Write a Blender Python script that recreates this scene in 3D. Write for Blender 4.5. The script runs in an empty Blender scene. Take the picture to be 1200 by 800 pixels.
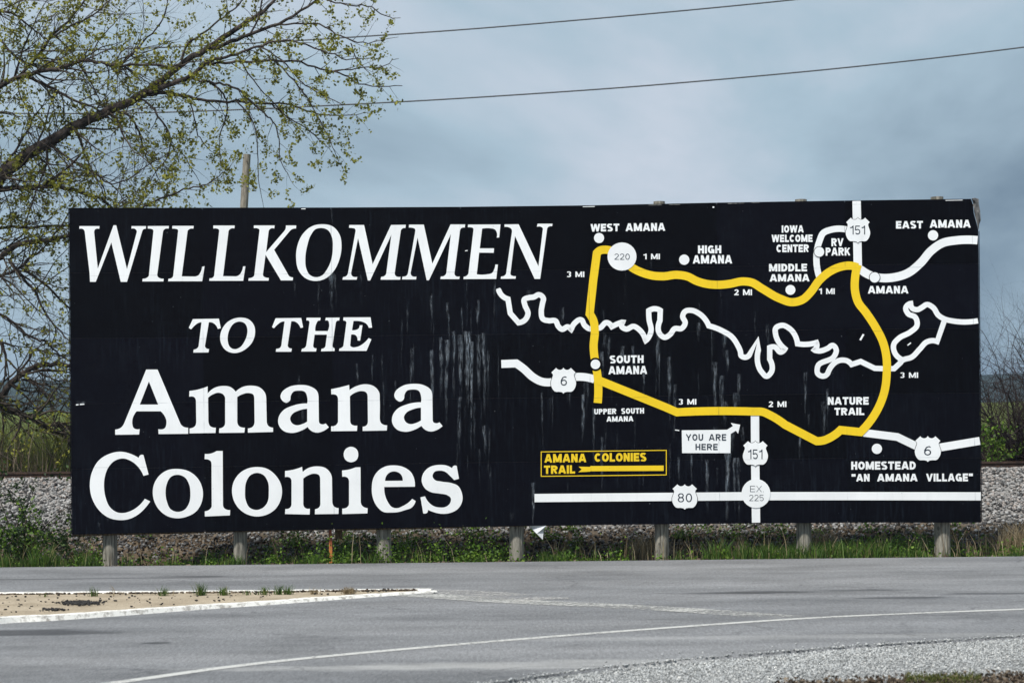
import bpy, math, random
import numpy as np
from mathutils import Vector, Matrix, noise as mnoise

random.seed(7); rng = np.random.default_rng(7)
scene = bpy.context.scene
COL = scene.collection

# ------------------------------------------------------------------ camera
FPX = 70 / 36 * 1200.0            # focal length in photograph pixels
CAM_H = 2.165
ROLL = math.radians(0.62)
cr, sr = math.cos(ROLL), math.sin(ROLL)
cam_d = bpy.data.cameras.new('camera'); cam = bpy.data.objects.new('camera', cam_d); COL.objects.link(cam)
cam_d.lens = 70; cam_d.sensor_width = 36; cam_d.sensor_fit = 'HORIZONTAL'; cam_d.shift_y = 0.1
cam_d.clip_start = 0.1; cam_d.clip_end = 20000
cam_d.dof.use_dof = True; cam_d.dof.focus_distance = 37.8; cam_d.dof.aperture_fstop = 2.8
cam.matrix_world = Matrix(((cr, sr, 0, 0), (0, 0, -1, 0), (-sr, cr, 0, CAM_H), (0, 0, 0, 1)))
scene.camera = cam

# ------------------------------------------------------------------ world and sun
SUN_EL, SUN_AZ = math.radians(56), math.radians(214)   # azimuth clockwise from +Y: behind the camera, a little to the left
world = bpy.data.worlds.new("World"); scene.world = world; world.use_nodes = True
wt = world.node_tree; wt.nodes.clear(); L = wt.links.new
def wn(t, **k):
    n = wt.nodes.new(t)
    for a, b in k.items(): setattr(n, a, b)
    return n
out = wn('ShaderNodeOutputWorld'); bg_sky = wn('ShaderNodeBackground'); bg_cl = wn('ShaderNodeBackground'); mixs = wn('ShaderNodeMixShader')
sky = wn('ShaderNodeTexSky', sky_type='NISHITA', sun_disc=False, sun_elevation=SUN_EL, sun_rotation=SUN_AZ)
bg_sky.inputs['Strength'].default_value = 0.09; L(sky.outputs[0], bg_sky.inputs[0])
tc = wn('ShaderNodeTexCoord'); mp = wn('ShaderNodeMapping'); mp.inputs['Scale'].default_value = (1.0, 1.0, 1.7); mp.inputs['Location'].default_value = (4.51, 1.669, 0.15)
L(tc.outputs['Generated'], mp.inputs[0])
n1 = wn('ShaderNodeTexNoise'); n1.inputs['Scale'].default_value = 1.84; n1.inputs['Detail'].default_value = 8; n1.inputs['Roughness'].default_value = 0.53; n1.inputs['Distortion'].default_value = 0.6
L(mp.outputs[0], n1.inputs['Vector'])
rp = wn('ShaderNodeValToRGB'); rp.color_ramp.elements[0].position = 0.36; rp.color_ramp.elements[1].position = 0.62
rp.color_ramp.elements[0].color = (0.12, 0.175, 0.235, 1); rp.color_ramp.elements[1].color = (0.60, 0.62, 0.69, 1)
e = rp.color_ramp.elements.new(0.5); e.color = (0.35, 0.455, 0.53, 1)
L(n1.outputs[0], rp.inputs[0]); L(rp.outputs[0], bg_cl.inputs[0]); bg_cl.inputs['Strength'].default_value = 1.0
mixs.inputs[0].default_value = 0.94; L(bg_sky.outputs[0], mixs.inputs[1]); L(bg_cl.outputs[0], mixs.inputs[2]); L(mixs.outputs[0], out.inputs[0])
sun_d = bpy.data.lights.new('sun', 'SUN'); sun_d.energy = 4.4; sun_d.angle = math.radians(6.0); sun_d.color = (1.0, 0.96, 0.9)
sun = bpy.data.objects.new('sun', sun_d); COL.objects.link(sun)
to_sun = Vector((math.sin(SUN_AZ) * math.cos(SUN_EL), math.cos(SUN_AZ) * math.cos(SUN_EL), math.sin(SUN_EL)))
sun.rotation_euler = to_sun.to_track_quat('Z', 'Y').to_euler(); sun.location = (0, 0, 60)
scene.view_settings.view_transform = 'Standard'; scene.view_settings.look = 'None'; scene.view_settings.gamma = 1; scene.view_settings.exposure = 0.3
scene.cycles.volume_bounces = 0; scene.cycles.max_bounces = 5; scene.cycles.transparent_max_bounces = 12

# ------------------------------------------------------------------ where a pixel of the photograph lies
def ray(px, py):
    xc, yc = (px - 600) / FPX, (520 - py) / FPX
    return Vector((xc * cr + yc * sr, 1.0, -xc * sr + yc * cr))
def at(px, py, Y):                 # point at distance Y
    r = ray(px, py); return Vector((r.x * Y, Y, CAM_H + r.z * Y))
def gnd(px, py, z=0.0):            # point on the level z
    r = ray(px, py); t = (z - CAM_H) / r.z; return Vector((r.x * t, t, z))
SIGN_D, SIGN_K = 37.63, 0.0174
def sp(px, py, off=0.0):           # point on the billboard's face, off metres in front of it
    r = ray(px, py); t = (SIGN_D - off) / (1 - SIGN_K * r.x); return Vector((r.x * t, t, CAM_H + r.z * t))

# ------------------------------------------------------------------ mesh helpers
class MB:
    def __init__(s): s.v = []; s.f = []; s.t = []
    def add(s, vs, fs, tone=None):
        b = len(s.v); s.v += [tuple(p) for p in vs]; s.f += [tuple(i + b for i in f) for f in fs]
        s.t += [0.5 if tone is None else tone] * len(vs)
    def box(s, lo, hi, tone=None):
        x0, y0, z0 = lo; x1, y1, z1 = hi
        s.hexa([(x0,y0,z0),(x1,y0,z0),(x1,y1,z0),(x0,y1,z0),(x0,y0,z1),(x1,y0,z1),(x1,y1,z1),(x0,y1,z1)], tone)
    def hexa(s, v, tone=None):
        s.add(v, [(0,3,2,1),(4,5,6,7),(0,1,5,4),(1,2,6,5),(2,3,7,6),(3,0,4,7)], tone)
    def tube(s, pts, rad, n=5, cap=False, tone=None):
        pts = [Vector(p) for p in pts]; m = len(pts); vs = []
        prev = None
        for i, p in enumerate(pts):
            d = (pts[min(i + 1, m - 1)] - pts[max(i - 1, 0)])
            if d.length < 1e-9: d = Vector((0, 0, 1))
            d.normalize()
            u = d.cross(Vector((0, 1, 0.05))) if prev is None else prev - d * prev.dot(d)
            if u.length < 1e-4: u = d.cross(Vector((1, 0, 0)))
            u.normalize(); prev = u; w = d.cross(u); r = rad[i]
            for k in range(n):
                a = 2 * math.pi * k / n; vs.append(p + u * (math.cos(a) * r) + w * (math.sin(a) * r))
        fs = [(i * n + k, i * n + (k + 1) % n, (i + 1) * n + (k + 1) % n, (i + 1) * n + k) for i in range(m - 1) for k in range(n)]
        if cap: fs += [tuple(range(n))[::-1], tuple((m - 1) * n + k for k in range(n))]
        s.add(vs, fs, tone)
    def build(s, name, mat, parent=None, smooth=False, kind=None, label=None):
        me = bpy.data.meshes.new(name)
        off = parent.matrix_world.translation if parent is not None else Vector((0, 0, 0))
        me.from_pydata([(a - off.x, b - off.y, c - off.z) for a, b, c in s.v], [], s.f)
        at_ = me.attributes.new('tone', 'FLOAT', 'POINT'); at_.data.foreach_set('value', np.array(s.t, dtype=np.float32))
        return link(name, me, mat, parent, smooth, kind, label)
def link(name, me, mat, parent=None, smooth=False, kind=None, label=None):
    me.materials.append(mat)
    if smooth: me.polygons.foreach_set('use_smooth', [True] * len(me.polygons))
    me.update()
    o = bpy.data.objects.new(name, me); COL.objects.link(o)
    if parent is not None:
        o.parent = parent
    if kind: o['kind'] = kind
    if label: o['label'] = label
    return o
def thing(name, label, cat, loc, group=None):
    o = bpy.data.objects.new(name, None); COL.objects.link(o); o.location = loc; o.empty_display_size = 0.3
    o.matrix_world = Matrix.Translation(Vector(loc))
    o['label'] = label; o['category'] = cat
    if group: o['group'] = group
    return o
def tag(o, label, cat, group=None, kind=None):
    o['label'] = label; o['category'] = cat
    if group: o['group'] = group
    if kind: o['kind'] = kind
    return o
def np_mesh(name, verts, faces, tone):
    me = bpy.data.meshes.new(name); nv, nf, k = len(verts), len(faces), faces.shape[1]
    me.vertices.add(nv); me.vertices.foreach_set('co', verts.astype(np.float32).ravel())
    me.loops.add(nf * k); me.loops.foreach_set('vertex_index', faces.astype(np.int32).ravel())
    me.polygons.add(nf); me.polygons.foreach_set('loop_start', np.arange(0, nf * k, k, dtype=np.int32))
    me.update(calc_edges=True); me.validate()
    a = me.attributes.new('tone', 'FLOAT', 'POINT'); a.data.foreach_set('value', tone.astype(np.float32))
    return me
CUBE = np.array([(-1,-1,-1),(1,-1,-1),(1,1,-1),(-1,1,-1),(-1,-1,1),(1,-1,1),(1,1,1),(-1,1,1)], float)
CUBEF = np.array([(0,3,2,1),(4,5,6,7),(0,1,5,4),(1,2,6,5),(2,3,7,6),(3,0,4,7)])
def rand_rot(n):
    q = rng.normal(size=(n, 4)); q /= np.linalg.norm(q, axis=1)[:, None]; a, b, c, d = q.T
    return np.stack([np.stack([1-2*(c*c+d*d), 2*(b*c-a*d), 2*(b*d+a*c)], 1), np.stack([2*(b*c+a*d), 1-2*(b*b+d*d), 2*(c*d-a*b)], 1),
                     np.stack([2*(b*d-a*c), 2*(c*d+a*b), 1-2*(b*b+c*c)], 1)], 1)
def stones(name, pos, rad, squash=0.75):
    n = len(pos); v = CUBE[None] * (1 + rng.uniform(-0.38, 0.30, (n, 8, 3))) * 0.72
    v = np.einsum('nij,nkj->nki', rand_rot(n), v * (1, 0.8, 0.65)) * rad[:, None, None]; v[:, :, 2] *= squash
    v += pos[:, None, :]
    f = CUBEF[None] + (np.arange(n) * 8)[:, None, None]
    tone = np.repeat(rng.random(n), 8)
    return np_mesh(name, v.reshape(-1, 3), f.reshape(-1, 4), tone)
def leaves(name, pos, size, tone, droop=0.0, elong=1.5, up=0.35):
    n = len(pos); d = rng.normal(size=(n, 3)); d[:, 2] -= droop; d /= np.linalg.norm(d, axis=1)[:, None]
    u = rng.normal(size=(n, 3)); u[:, 2] += up; u -= d * (u * d).sum(1)[:, None]; u /= np.linalg.norm(u, axis=1)[:, None] + 1e-9
    s = size[:, None]; w = s * 0.5; l = s * elong * 0.5; nrm = np.cross(d, u)
    v = np.stack([pos - d * l, pos + u * w * 0.9 + nrm * w * 0.25 - d * l * 0.1, pos + d * l, pos - u * w * 0.9 + nrm * w * 0.25 - d * l * 0.1], 1)
    f = (np.arange(n) * 4)[:, None] + np.arange(4)
    return np_mesh(name, v.reshape(-1, 3), f, np.repeat(tone, 4))
def blades(name, base, h, w, tone, lean=0.35):
    n = len(base); a = rng.uniform(0, 2 * math.pi, n); side = np.stack([np.cos(a), np.sin(a), np.zeros(n)], 1)
    b = rng.uniform(0, 2 * math.pi, n); le = np.stack([np.cos(b), np.sin(b), np.zeros(n)], 1) * (rng.uniform(0.1, 1, n) * lean)[:, None] * h[:, None]
    up = np.array([0, 0, 1.0])[None] * h[:, None]; W = side * w[:, None] * 0.5
    v = np.stack([base - W, base + W, base + up * 0.55 + le * 0.3 + W * 0.8, base + up * 0.55 + le * 0.3 - W * 0.8,
                  base + up * 0.95 + le + W * 0.15, base + up * 0.95 + le - W * 0.15], 1)
    i = (np.arange(n) * 6)[:, None]; f = np.concatenate([i + np.array([0, 1, 2, 3]), i + np.array([3, 2, 4, 5])])
    return np_mesh(name, v.reshape(-1, 3), f, np.repeat(tone, 6))

# ------------------------------------------------------------------ materials
class Mat:
    def __init__(s, name, rough=0.8, spec=0.3):
        s.m = bpy.data.materials.new(name); s.m.use_nodes = True; s.t = s.m.node_tree; s.b = s.t.nodes['Principled BSDF']
        s.b.inputs['Roughness'].default_value = rough; s.b.inputs['Specular IOR Level'].default_value = spec
        s.pos = s.n('ShaderNodeNewGeometry').outputs['Position']
    def n(s, t, **k):
        x = s.t.nodes.new(t)
        for a, b in k.items(): setattr(x, a, b)
        return x
    def l(s, a, b): s.t.links.new(a, b)
    def noise(s, scale, detail=4, rough=0.55, stretch=(1, 1, 1), loc=(0, 0, 0)):
        m = s.n('ShaderNodeMapping'); m.inputs['Scale'].default_value = stretch; m.inputs['Location'].default_value = loc; s.l(s.pos, m.inputs[0])
        x = s.n('ShaderNodeTexNoise'); x.inputs['Scale'].default_value = scale; x.inputs['Detail'].default_value = detail; x.inputs['Roughness'].default_value = rough
        s.l(m.outputs[0], x.inputs['Vector']); return x.outputs[0]
    def ramp(s, fac, stops):
        r = s.n('ShaderNodeValToRGB'); el = r.color_ramp.elements
        while len(el) < len(stops): el.new(0.5)
        for q, (p, c) in zip(el, stops): q.position = p; q.color = (c if isinstance(c, tuple) else (c, c, c)) + (1,)
        s.l(fac, r.inputs[0]); return r.outputs[0]
    def mix(s, fac, a, b, mode='MIX'):
        x = s.n('ShaderNodeMix', data_type='RGBA', blend_type=mode)
        for k, val in ((0, fac), (6, a), (7, b)):
            sock = x.inputs[k]
            if isinstance(val, (int, float)): sock.default_value = val if k == 0 else (val, val, val, 1)
            elif isinstance(val, tuple): sock.default_value = val + (1,)
            else: s.l(val, sock)
        return x.outputs[2]
    def math(s, op, a, b=0.0, c=0.0):
        x = s.n('ShaderNodeMath', operation=op)
        for sock, val in zip(x.inputs, (a, b, c)):
            if isinstance(val, (int, float)): sock.default_value = val
            else: s.l(val, sock)
        return x.outputs[0]
    def tone(s): return s.n('ShaderNodeAttribute', attribute_name='tone').outputs['Fac']
    def col(s, c):
        if isinstance(c, tuple): s.b.inputs['Base Color'].default_value = c + (1,)
        else: s.l(c, s.b.inputs['Base Color'])
        return s
    def bump(s, h, dist=0.02, strength=0.6):
        x = s.n('ShaderNodeBump'); x.inputs['Distance'].default_value = dist; x.inputs['Strength'].default_value = strength
        s.l(h, x.inputs['Height']); s.l(x.outputs[0], s.b.inputs['Normal']); return s
    def sep(s):
        x = s.n('ShaderNodeSeparateXYZ'); s.l(s.pos, x.inputs[0]); return x.outputs
M = {}
def seam_lines(m, strength):         # the joints between the sheets show through the paint as thin grey lines
    X = m.sep(); P = sp(238.5, 435); Q = sp(991.5, 430); wcol = (Q.x - P.x) / 5
    fx = m.math('PINGPONG', m.math('SUBTRACT', X[0], P.x), wcol / 2)
    a = m.math('LESS_THAN', fx, 0.010)
    z0 = sp(616, 318).z; z1 = sp(616, 541.5).z
    tilt = m.math('MULTIPLY_ADD', X[0], 0.0012, z0)
    fz = m.math('PINGPONG', m.math('SUBTRACT', X[2], tilt), abs(z1 - z0) / 6)
    b = m.math('LESS_THAN', fz, 0.008)
    n = m.ramp(m.noise(3.0, 3), [(0.42, 0.15), (0.62, 1.0)])
    return m.math('MULTIPLY', m.math('MULTIPLY', m.math('MAXIMUM', a, b), n), strength)
# black painted plywood
m = Mat('black_sign_paint', 0.6, 0.06)
st = m.ramp(m.noise(7.0, 5, 0.6, (3.5, 1, 0.28)), [(0.50, 0.0), (0.85, 1.0)])
area = m.ramp(m.noise(0.35, 2, 0.5, loc=(3.2, 0, 0.6)), [(0.40, 0.0), (0.68, 1.0)])
c = m.mix(m.math('MULTIPLY', st, area), (0.0013, 0.0014, 0.0034), (0.010, 0.014, 0.021))
sm = m.ramp(m.noise(1.6, 6, 0.7), [(0.5, 0.0), (0.8, 0.35)])
c = m.mix(sm, c, (0.006, 0.0075, 0.011)); tn = m.mix(m.tone(), 0.7, 1.5); c = m.mix(1.0, c, tn, 'MULTIPLY')
chip = m.ramp(m.noise(26, 2, 0.5), [(0.775, 0.0), (0.80, 1.0)])
c = m.mix(m.math('MULTIPLY', chip, 0.4), c, (0.30, 0.33, 0.36)); m.col(c)
m.l(m.ramp(m.noise(2.5, 4), [(0.3, 0.5), (0.7, 0.75)]), m.b.inputs['Roughness'])
m.bump(m.noise(4, 3), 0.004, 0.4); M['black'] = m.m
def letter_mat(name, base, dirt):
    m = Mat(name, 0.5, 0.3); n = m.ramp(m.noise(1.3, 5, 0.6), [(0.3, tuple(x * 0.90 for x in base)), (0.65, base)])
    v = m.ramp(m.noise(5, 4, 0.6, (2.5, 1, 0.3)), [(0.55, 0.0), (0.85, 0.16)]); n = m.mix(v, n, dirt)
    sc = m.ramp(m.noise(22, 2), [(0.73, 0.0), (0.76, 1.0)]); n = m.mix(m.math('MULTIPLY', sc, 0.35), n, dirt)
    m.col(m.mix(seam_lines(m, 0.5), n, dirt)); M[name] = m.m
letter_mat('white_sign_paint', (0.80, 0.82, 0.83), (0.30, 0.33, 0.36))
letter_mat('yellow_sign_paint', (0.80, 0.55, 0.012), (0.30, 0.22, 0.02))
m = Mat('dark_lettering', 0.5); m.col(m.ramp(m.noise(9, 3), [(0.3, (0.012, 0.02, 0.032)), (0.8, (0.05, 0.065, 0.085))])); M['dark_letter'] = m.m
# streaks of old glue and lime running down the sign
m = Mat('streak_stain', 0.8); m.col(m.ramp(m.noise(9, 3), [(0.3, (0.20, 0.26, 0.32)), (0.7, (0.42, 0.47, 0.52))]))
br = m.ramp(m.noise(16, 5, 0.65, (2.2, 1, 0.30)), [(0.40, 0.0), (0.62, 1.0)]); br = m.math('MULTIPLY', br, m.ramp(m.noise(5, 4, 0.7, (1.5, 1, 0.8)), [(0.36, 0.15), (0.6, 1.15)]))
m.l(m.math('MULTIPLY', m.tone(), br), m.b.inputs['Alpha']); M['streak'] = m.m
# wood
def wood(name, a, b, sc=3.0):
    m = Mat(name, 0.85, 0.15); g = m.noise(sc, 6, 0.65, (9, 9, 0.8)); w = m.noise(0.9, 3)
    c = m.mix(w, m.ramp(g, [(0.32, a), (0.62, b)]), m.ramp(g, [(0.4, tuple(x * 0.6 for x in a)), (0.7, b)]))
    kn = m.ramp(m.noise(4.5, 2, 0.5), [(0.68, 0.0), (0.74, 1.0)]); c = m.mix(m.math('MULTIPLY', kn, 0.6), c, tuple(x * 0.35 for x in a)); m.col(c); m.bump(g, 0.02, 0.8); M[name] = m.m
wood('weathered_post', (0.10, 0.095, 0.08), (0.36, 0.34, 0.29))
wood('old_plank', (0.05, 0.036, 0.024), (0.20, 0.15, 0.09))
wood('pole_wood', (0.16, 0.14, 0.11), (0.36, 0.33, 0.28))
m = Mat('bark', 0.9, 0.1); g = m.noise(5, 5, 0.6); m.col(m.ramp(g, [(0.35, (0.014, 0.011, 0.010)), (0.68, (0.085, 0.070, 0.062))])); m.bump(g, 0.03, 0.8); M['bark'] = m.m
m = Mat('twig_bark', 0.9, 0.1); m.col(m.ramp(m.noise(3, 4), [(0.35, (0.018, 0.014, 0.011)), (0.7, (0.09, 0.075, 0.06))])); M['twig'] = m.m
m = Mat('bare_twig', 0.9, 0.1); m.col(m.ramp(m.noise(3, 4), [(0.35, (0.016, 0.012, 0.013)), (0.7, (0.060, 0.046, 0.044))])); M['bare_twig'] = m.m
def leafmat(name, stops, trans=0.35):
    m = Mat(name, 0.55, 0.25); c = m.ramp(m.tone(), stops); c = m.mix(0.5, c, m.mix(m.noise(1.2, 3), 0.45, 1.3), 'MULTIPLY'); m.col(c)
    tr = m.n('ShaderNodeBsdfTranslucent'); m.l(c, tr.inputs[0]); mx = m.n('ShaderNodeMixShader'); mx.inputs[0].default_value = trans
    o = m.t.nodes['Material Output']; m.l(m.b.outputs[0], mx.inputs[1]); m.l(tr.outputs[0], mx.inputs[2]); m.l(mx.outputs[0], o.inputs[0]); M[name] = m.m
leafmat('spring_leaf', [(0.0, (0.10, 0.10, 0.012)), (0.5, (0.20, 0.21, 0.024)), (1.0, (0.36, 0.35, 0.06))])
leafmat('green_leaf', [(0.0, (0.035, 0.075, 0.008)), (0.6, (0.085, 0.17, 0.015)), (1.0, (0.19, 0.29, 0.04))])
leafmat('dark_leaf', [(0.0, (0.012, 0.025, 0.008)), (0.6, (0.03, 0.06, 0.014)), (1.0, (0.06, 0.11, 0.022))])
leafmat('grass_blade', [(0.0, (0.022, 0.045, 0.009)), (0.6, (0.060, 0.135, 0.017)), (0.85, (0.12, 0.19, 0.03)), (1.0, (0.24, 0.21, 0.10))])
leafmat('field_blade', [(0.0, (0.035, 0.040, 0.012)), (0.6, (0.10, 0.125, 0.022)), (1.0, (0.20, 0.20, 0.06))])
leafmat('dry_blade', [(0.0, (0.12, 0.085, 0.045)), (0.6, (0.30, 0.23, 0.13)), (1.0, (0.50, 0.42, 0.28))])
m = Mat('dead_leaf', 0.9, 0.1); m.col(m.ramp(m.tone(), [(0.0, (0.022, 0.016, 0.012)), (0.6, (0.085, 0.063, 0.045)), (1.0, (0.22, 0.18, 0.135))])); M['dead_leaf'] = m.m
m = Mat('ballast_stone', 0.85, 0.2); c = m.ramp(m.tone(), [(0.0, (0.022, 0.021, 0.022)), (0.35, (0.085, 0.083, 0.083)), (0.6, (0.20, 0.20, 0.198)), (0.85, (0.37, 0.37, 0.365)), (1.0, (0.20, 0.15, 0.12))])
m.col(m.mix(0.5, c, m.mix(m.noise(11, 4), 0.5, 1.4), 'MULTIPLY')); M['ballast'] = m.m
m = Mat('shoulder_stone', 0.85, 0.2); m.col(m.mix(1.0, m.ramp(m.tone(), [(0.0, (0.16, 0.165, 0.165)), (0.4, (0.30, 0.31, 0.31)), (0.8, (0.42, 0.435, 0.44)), (1.0, (0.55, 0.55, 0.53))]), m.mix(m.noise(1.0, 3), 0.75, 1.2), 'MULTIPLY')); M['gravel'] = m.m
m = Mat('asphalt_crumb', 0.9, 0.2); m.col(m.ramp(m.tone(), [(0.0, (0.010, 0.010, 0.011)), (1.0, (0.05, 0.048, 0.045))])); M['crumb'] = m.m
m = Mat('rusty_steel', 0.7, 0.4); m.b.inputs['Metallic'].default_value = 0.3; m.col(m.ramp(m.noise(6, 5), [(0.3, (0.018, 0.012, 0.010)), (0.7, (0.075, 0.042, 0.028))])); M['rail'] = m.m
m = Mat('creosote_wood', 0.85, 0.2); m.col(m.ramp(m.noise(4, 5, 0.6, (6, 0.6, 6)), [(0.3, (0.020, 0.016, 0.013)), (0.7, (0.09, 0.075, 0.06))])); M['sleeper'] = m.m
m = Mat('wire_alloy', 0.5, 0.4); m.col((0.07, 0.075, 0.085)); M['wire'] = m.m
m = Mat('orange_steel', 0.6, 0.3); X = m.sep(); f = m.math('ADD', X[2], m.math('MULTIPLY', m.noise(9, 4), 0.3)); m.col(m.ramp(f, [(0.33, (0.58, 0.20, 0.06)), (0.50, (0.22, 0.06, 0.03))])); M['stake'] = m.m
m = Mat('grey_torn_board', 0.85, 0.2); g = m.noise(7, 5, 0.6, (2, 1, 0.8)); m.col(m.ramp(g, [(0.35, (0.035, 0.035, 0.036)), (0.55, (0.15, 0.15, 0.145)), (0.72, (0.38, 0.38, 0.37))])); m.bump(g, 0.03); M['torn'] = m.m
m = Mat('plastic_film', 0.4, 0.4); m.col(m.ramp(m.noise(5, 3), [(0.3, (0.45, 0.47, 0.50)), (0.7, (0.78, 0.80, 0.82))])); M['film'] = m.m
# asphalt: fine stone grain, streaks worn along the traffic, patches and cracks
m = Mat('asphalt', 0.82, 0.25)
X = m.sep()
base = m.ramp(m.noise(0.35, 4, 0.55, (0.35, 1.3, 1)), [(0.32, (0.132, 0.136, 0.143)), (0.68, (0.192, 0.195, 0.201))])
stk = m.ramp(m.noise(1.7, 5, 0.6, (0.12, 1.2, 1)), [(0.35, 0.94), (0.65, 1.06)])
gr = m.ramp(m.noise(42, 3, 0.75), [(0.30, 0.55), (0.50, 1.0), (0.70, 1.55)])
gr2 = m.ramp(m.noise(26, 3, 0.75, (1, 0.16, 1)), [(0.32, 0.80), (0.68, 1.22)])
far = m.ramp(m.math('MULTIPLY_ADD', m.noise(0.6, 4, 0.6, (0.12, 1, 1)), 3.0, X[1]), [(0.0, 1.0), (1.0, 1.0)])
c = m.mix(1.0, m.mix(1.0, m.mix(1.0, base, stk, 'MULTIPLY'), gr, 'MULTIPLY'), gr2, 'MULTIPLY')
def blob(m, P, rx, ry, edge=0.5):
    X = m.sep(); a = m.math('DIVIDE', m.math('SUBTRACT', X[0], P.x), rx); b = m.math('DIVIDE', m.math('SUBTRACT', X[1], P.y), ry)
    d = m.math('SQRT', m.math('ADD', m.math('MULTIPLY', a, a), m.math('MULTIPLY', b, b)))
    d = m.math('ADD', d, m.math('MULTIPLY', m.math('SUBTRACT', m.noise(2.5, 5, 0.7, (0.35, 1, 1)), 0.5), 1.6)); return m.ramp(d, [(0.55, 1.0), (0.55 + edge, 0.0)])
for (bx, by, rx, ry, k) in ((20, 741, 1.6, 0.55, 0.75), (868, 694, 1.5, 0.35, 0.75), (1065, 700, 0.8, 0.25, 0.7), (1170, 695, 1.2, 0.25, 0.6), (60, 678, 4.0, 0.25, 0.5), (225, 675, 0.8, 0.18, 0.6), (185, 753, 0.16, 0.14, 0.7), (1015, 691, 1.0, 0.2, 0.5)):
    c = m.mix(m.math('MULTIPLY', blob(m, gnd(bx, by), rx, ry, 0.35), k), c, (0.035, 0.036, 0.040))
for (bx, by, rx, ry, k) in ((680, 778, 3.5, 0.5, 0.35), (420, 782, 2.5, 0.25, 0.25), (1010, 745, 5, 0.3, 0.18)):
    c = m.mix(m.math('MULTIPLY', blob(m, gnd(bx, by), rx, ry, 0.6), k), c, (0.40, 0.40, 0.39))
mott = m.ramp(m.noise(0.9, 6, 0.65, (0.45, 0.8, 1), (4, 2, 0)), [(0.34, 0.76), (0.5, 1.0), (0.68, 1.18)]); c = m.mix(1.0, c, mott, 'MULTIPLY')
vo = m.n('ShaderNodeTexVoronoi', feature='DISTANCE_TO_EDGE'); mpv = m.n('ShaderNodeMapping'); mpv.inputs['Scale'].default_value = (0.22, 0.35, 1); wv = m.n('ShaderNodeVectorMath', operation='ADD')
nz = m.n('ShaderNodeTexNoise'); nz.inputs['Scale'].default_value = 0.9; nz.inputs['Detail'].default_value = 5; m.l(m.pos, nz.inputs['Vector']); m.l(m.pos, wv.inputs[0]); m.l(nz.outputs['Color'], wv.inputs[1]); m.l(wv.outputs[0], mpv.inputs[0]); m.l(mpv.outputs[0], vo.inputs['Vector']); vo.inputs['Scale'].default_value = 1.0
crk = m.math('MULTIPLY', m.ramp(vo.outputs['Distance'], [(0.0, 1.0), (0.011, 0.0)]), m.ramp(m.noise(0.5, 3), [(0.45, 0.0), (0.6, 0.5)])); c = m.mix(crk, c, (0.045, 0.045, 0.05))
tarl = m.ramp(m.math('ABSOLUTE', m.math('SUBTRACT', m.math('MULTIPLY_ADD', m.noise(0.7, 4, 0.6), 1.2, X[1]), 33.3)), [(0.0, 1.0), (0.035, 0.0)])
c = m.mix(m.math('MULTIPLY', tarl, 0.5), c, (0.06, 0.06, 0.065))
m.col(c); m.bump(m.noise(60, 3, 0.7), 0.006, 0.5); M['asphalt'] = m.m
def worn_paint(name, thr, col=(0.62, 0.62, 0.60)):
    m = Mat(name, 0.7, 0.2); m.col(m.mix(m.noise(30, 3), col, tuple(x * 0.7 for x in col)))
    m.l(m.ramp(m.math('ADD', m.math('MULTIPLY', m.noise(14, 4, 0.7), 0.6), m.math('MULTIPLY', m.noise(1.4, 3, 0.6, (0.4, 1, 1)), 0.4)), [(thr - 0.06, 0.0), (thr + 0.07, 1.0)]), m.b.inputs['Alpha']); M[name] = m.m
worn_paint('road_paint', 0.42, (0.54, 0.54, 0.52)); worn_paint('faded_road_paint', 0.485, (0.46, 0.46, 0.44))
worn_paint('tip_paint', 0.53, (0.50, 0.49, 0.47))
m = Mat('kerb_paint', 0.75, 0.2); m.col(m.mix(m.ramp(m.noise(9, 5, 0.7), [(0.48, 0.0), (0.62, 1.0)]), (0.74, 0.73, 0.69), (0.34, 0.32, 0.29))); m.bump(m.noise(25, 3), 0.01, 0.5); M['kerb'] = m.m
m = Mat('island_dirt', 0.95, 0.1); c = m.ramp(m.noise(1.6, 6, 0.6), [(0.3, (0.26, 0.215, 0.155)), (0.7, (0.39, 0.33, 0.25))]); m.col(m.mix(1.0, c, m.ramp(m.noise(38, 3, 0.7), [(0.3, 0.7), (0.7, 1.3)]), 'MULTIPLY')); m.bump(m.noise(30, 4), 0.015, 0.7); M['dirt'] = m.m
# ground: soil and litter at the verge, pale stones under the slope, grass field beyond the railway
m = Mat('ground_soil', 0.95, 0.1); X = m.sep()
soil = m.ramp(m.noise(2.3, 6, 0.65), [(0.3, (0.040, 0.028, 0.018)), (0.55, (0.10, 0.075, 0.05)), (0.75, (0.17, 0.135, 0.095))])
field = m.mix(m.noise(0.09, 6, 0.6), m.ramp(m.noise(0.9, 5, 0.6), [(0.3, (0.045, 0.060, 0.012)), (0.7, (0.11, 0.125, 0.03))]), (0.075, 0.10, 0.022))
rock = m.ramp(m.noise(16, 4, 0.7), [(0.35, (0.06, 0.058, 0.055)), (0.65, (0.34, 0.33, 0.32))])
near = m.ramp(m.noise(18, 5, 0.7), [(0.3, (0.24, 0.245, 0.245)), (0.7, (0.40, 0.405, 0.405))])
def step(a, lo, hi): 
    r = m.n('ShaderNodeMapRange'); m.l(a, r.inputs[0]); r.inputs[1].default_value = lo; r.inputs[2].default_value = hi; return r.outputs[0]
yj = m.math('MULTIPLY_ADD', m.noise(0.8, 4), 1.5, X[1])
c = m.mix(step(yj, 42.0, 43.2), soil, rock); c = m.mix(step(yj, 50.5, 52.5), c, field); c = m.mix(step(X[1], 30.0, 29.0), c, near); m.col(c); m.bump(m.noise(8, 5, 0.7), 0.05, 0.8); M['ground'] = m.m
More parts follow.
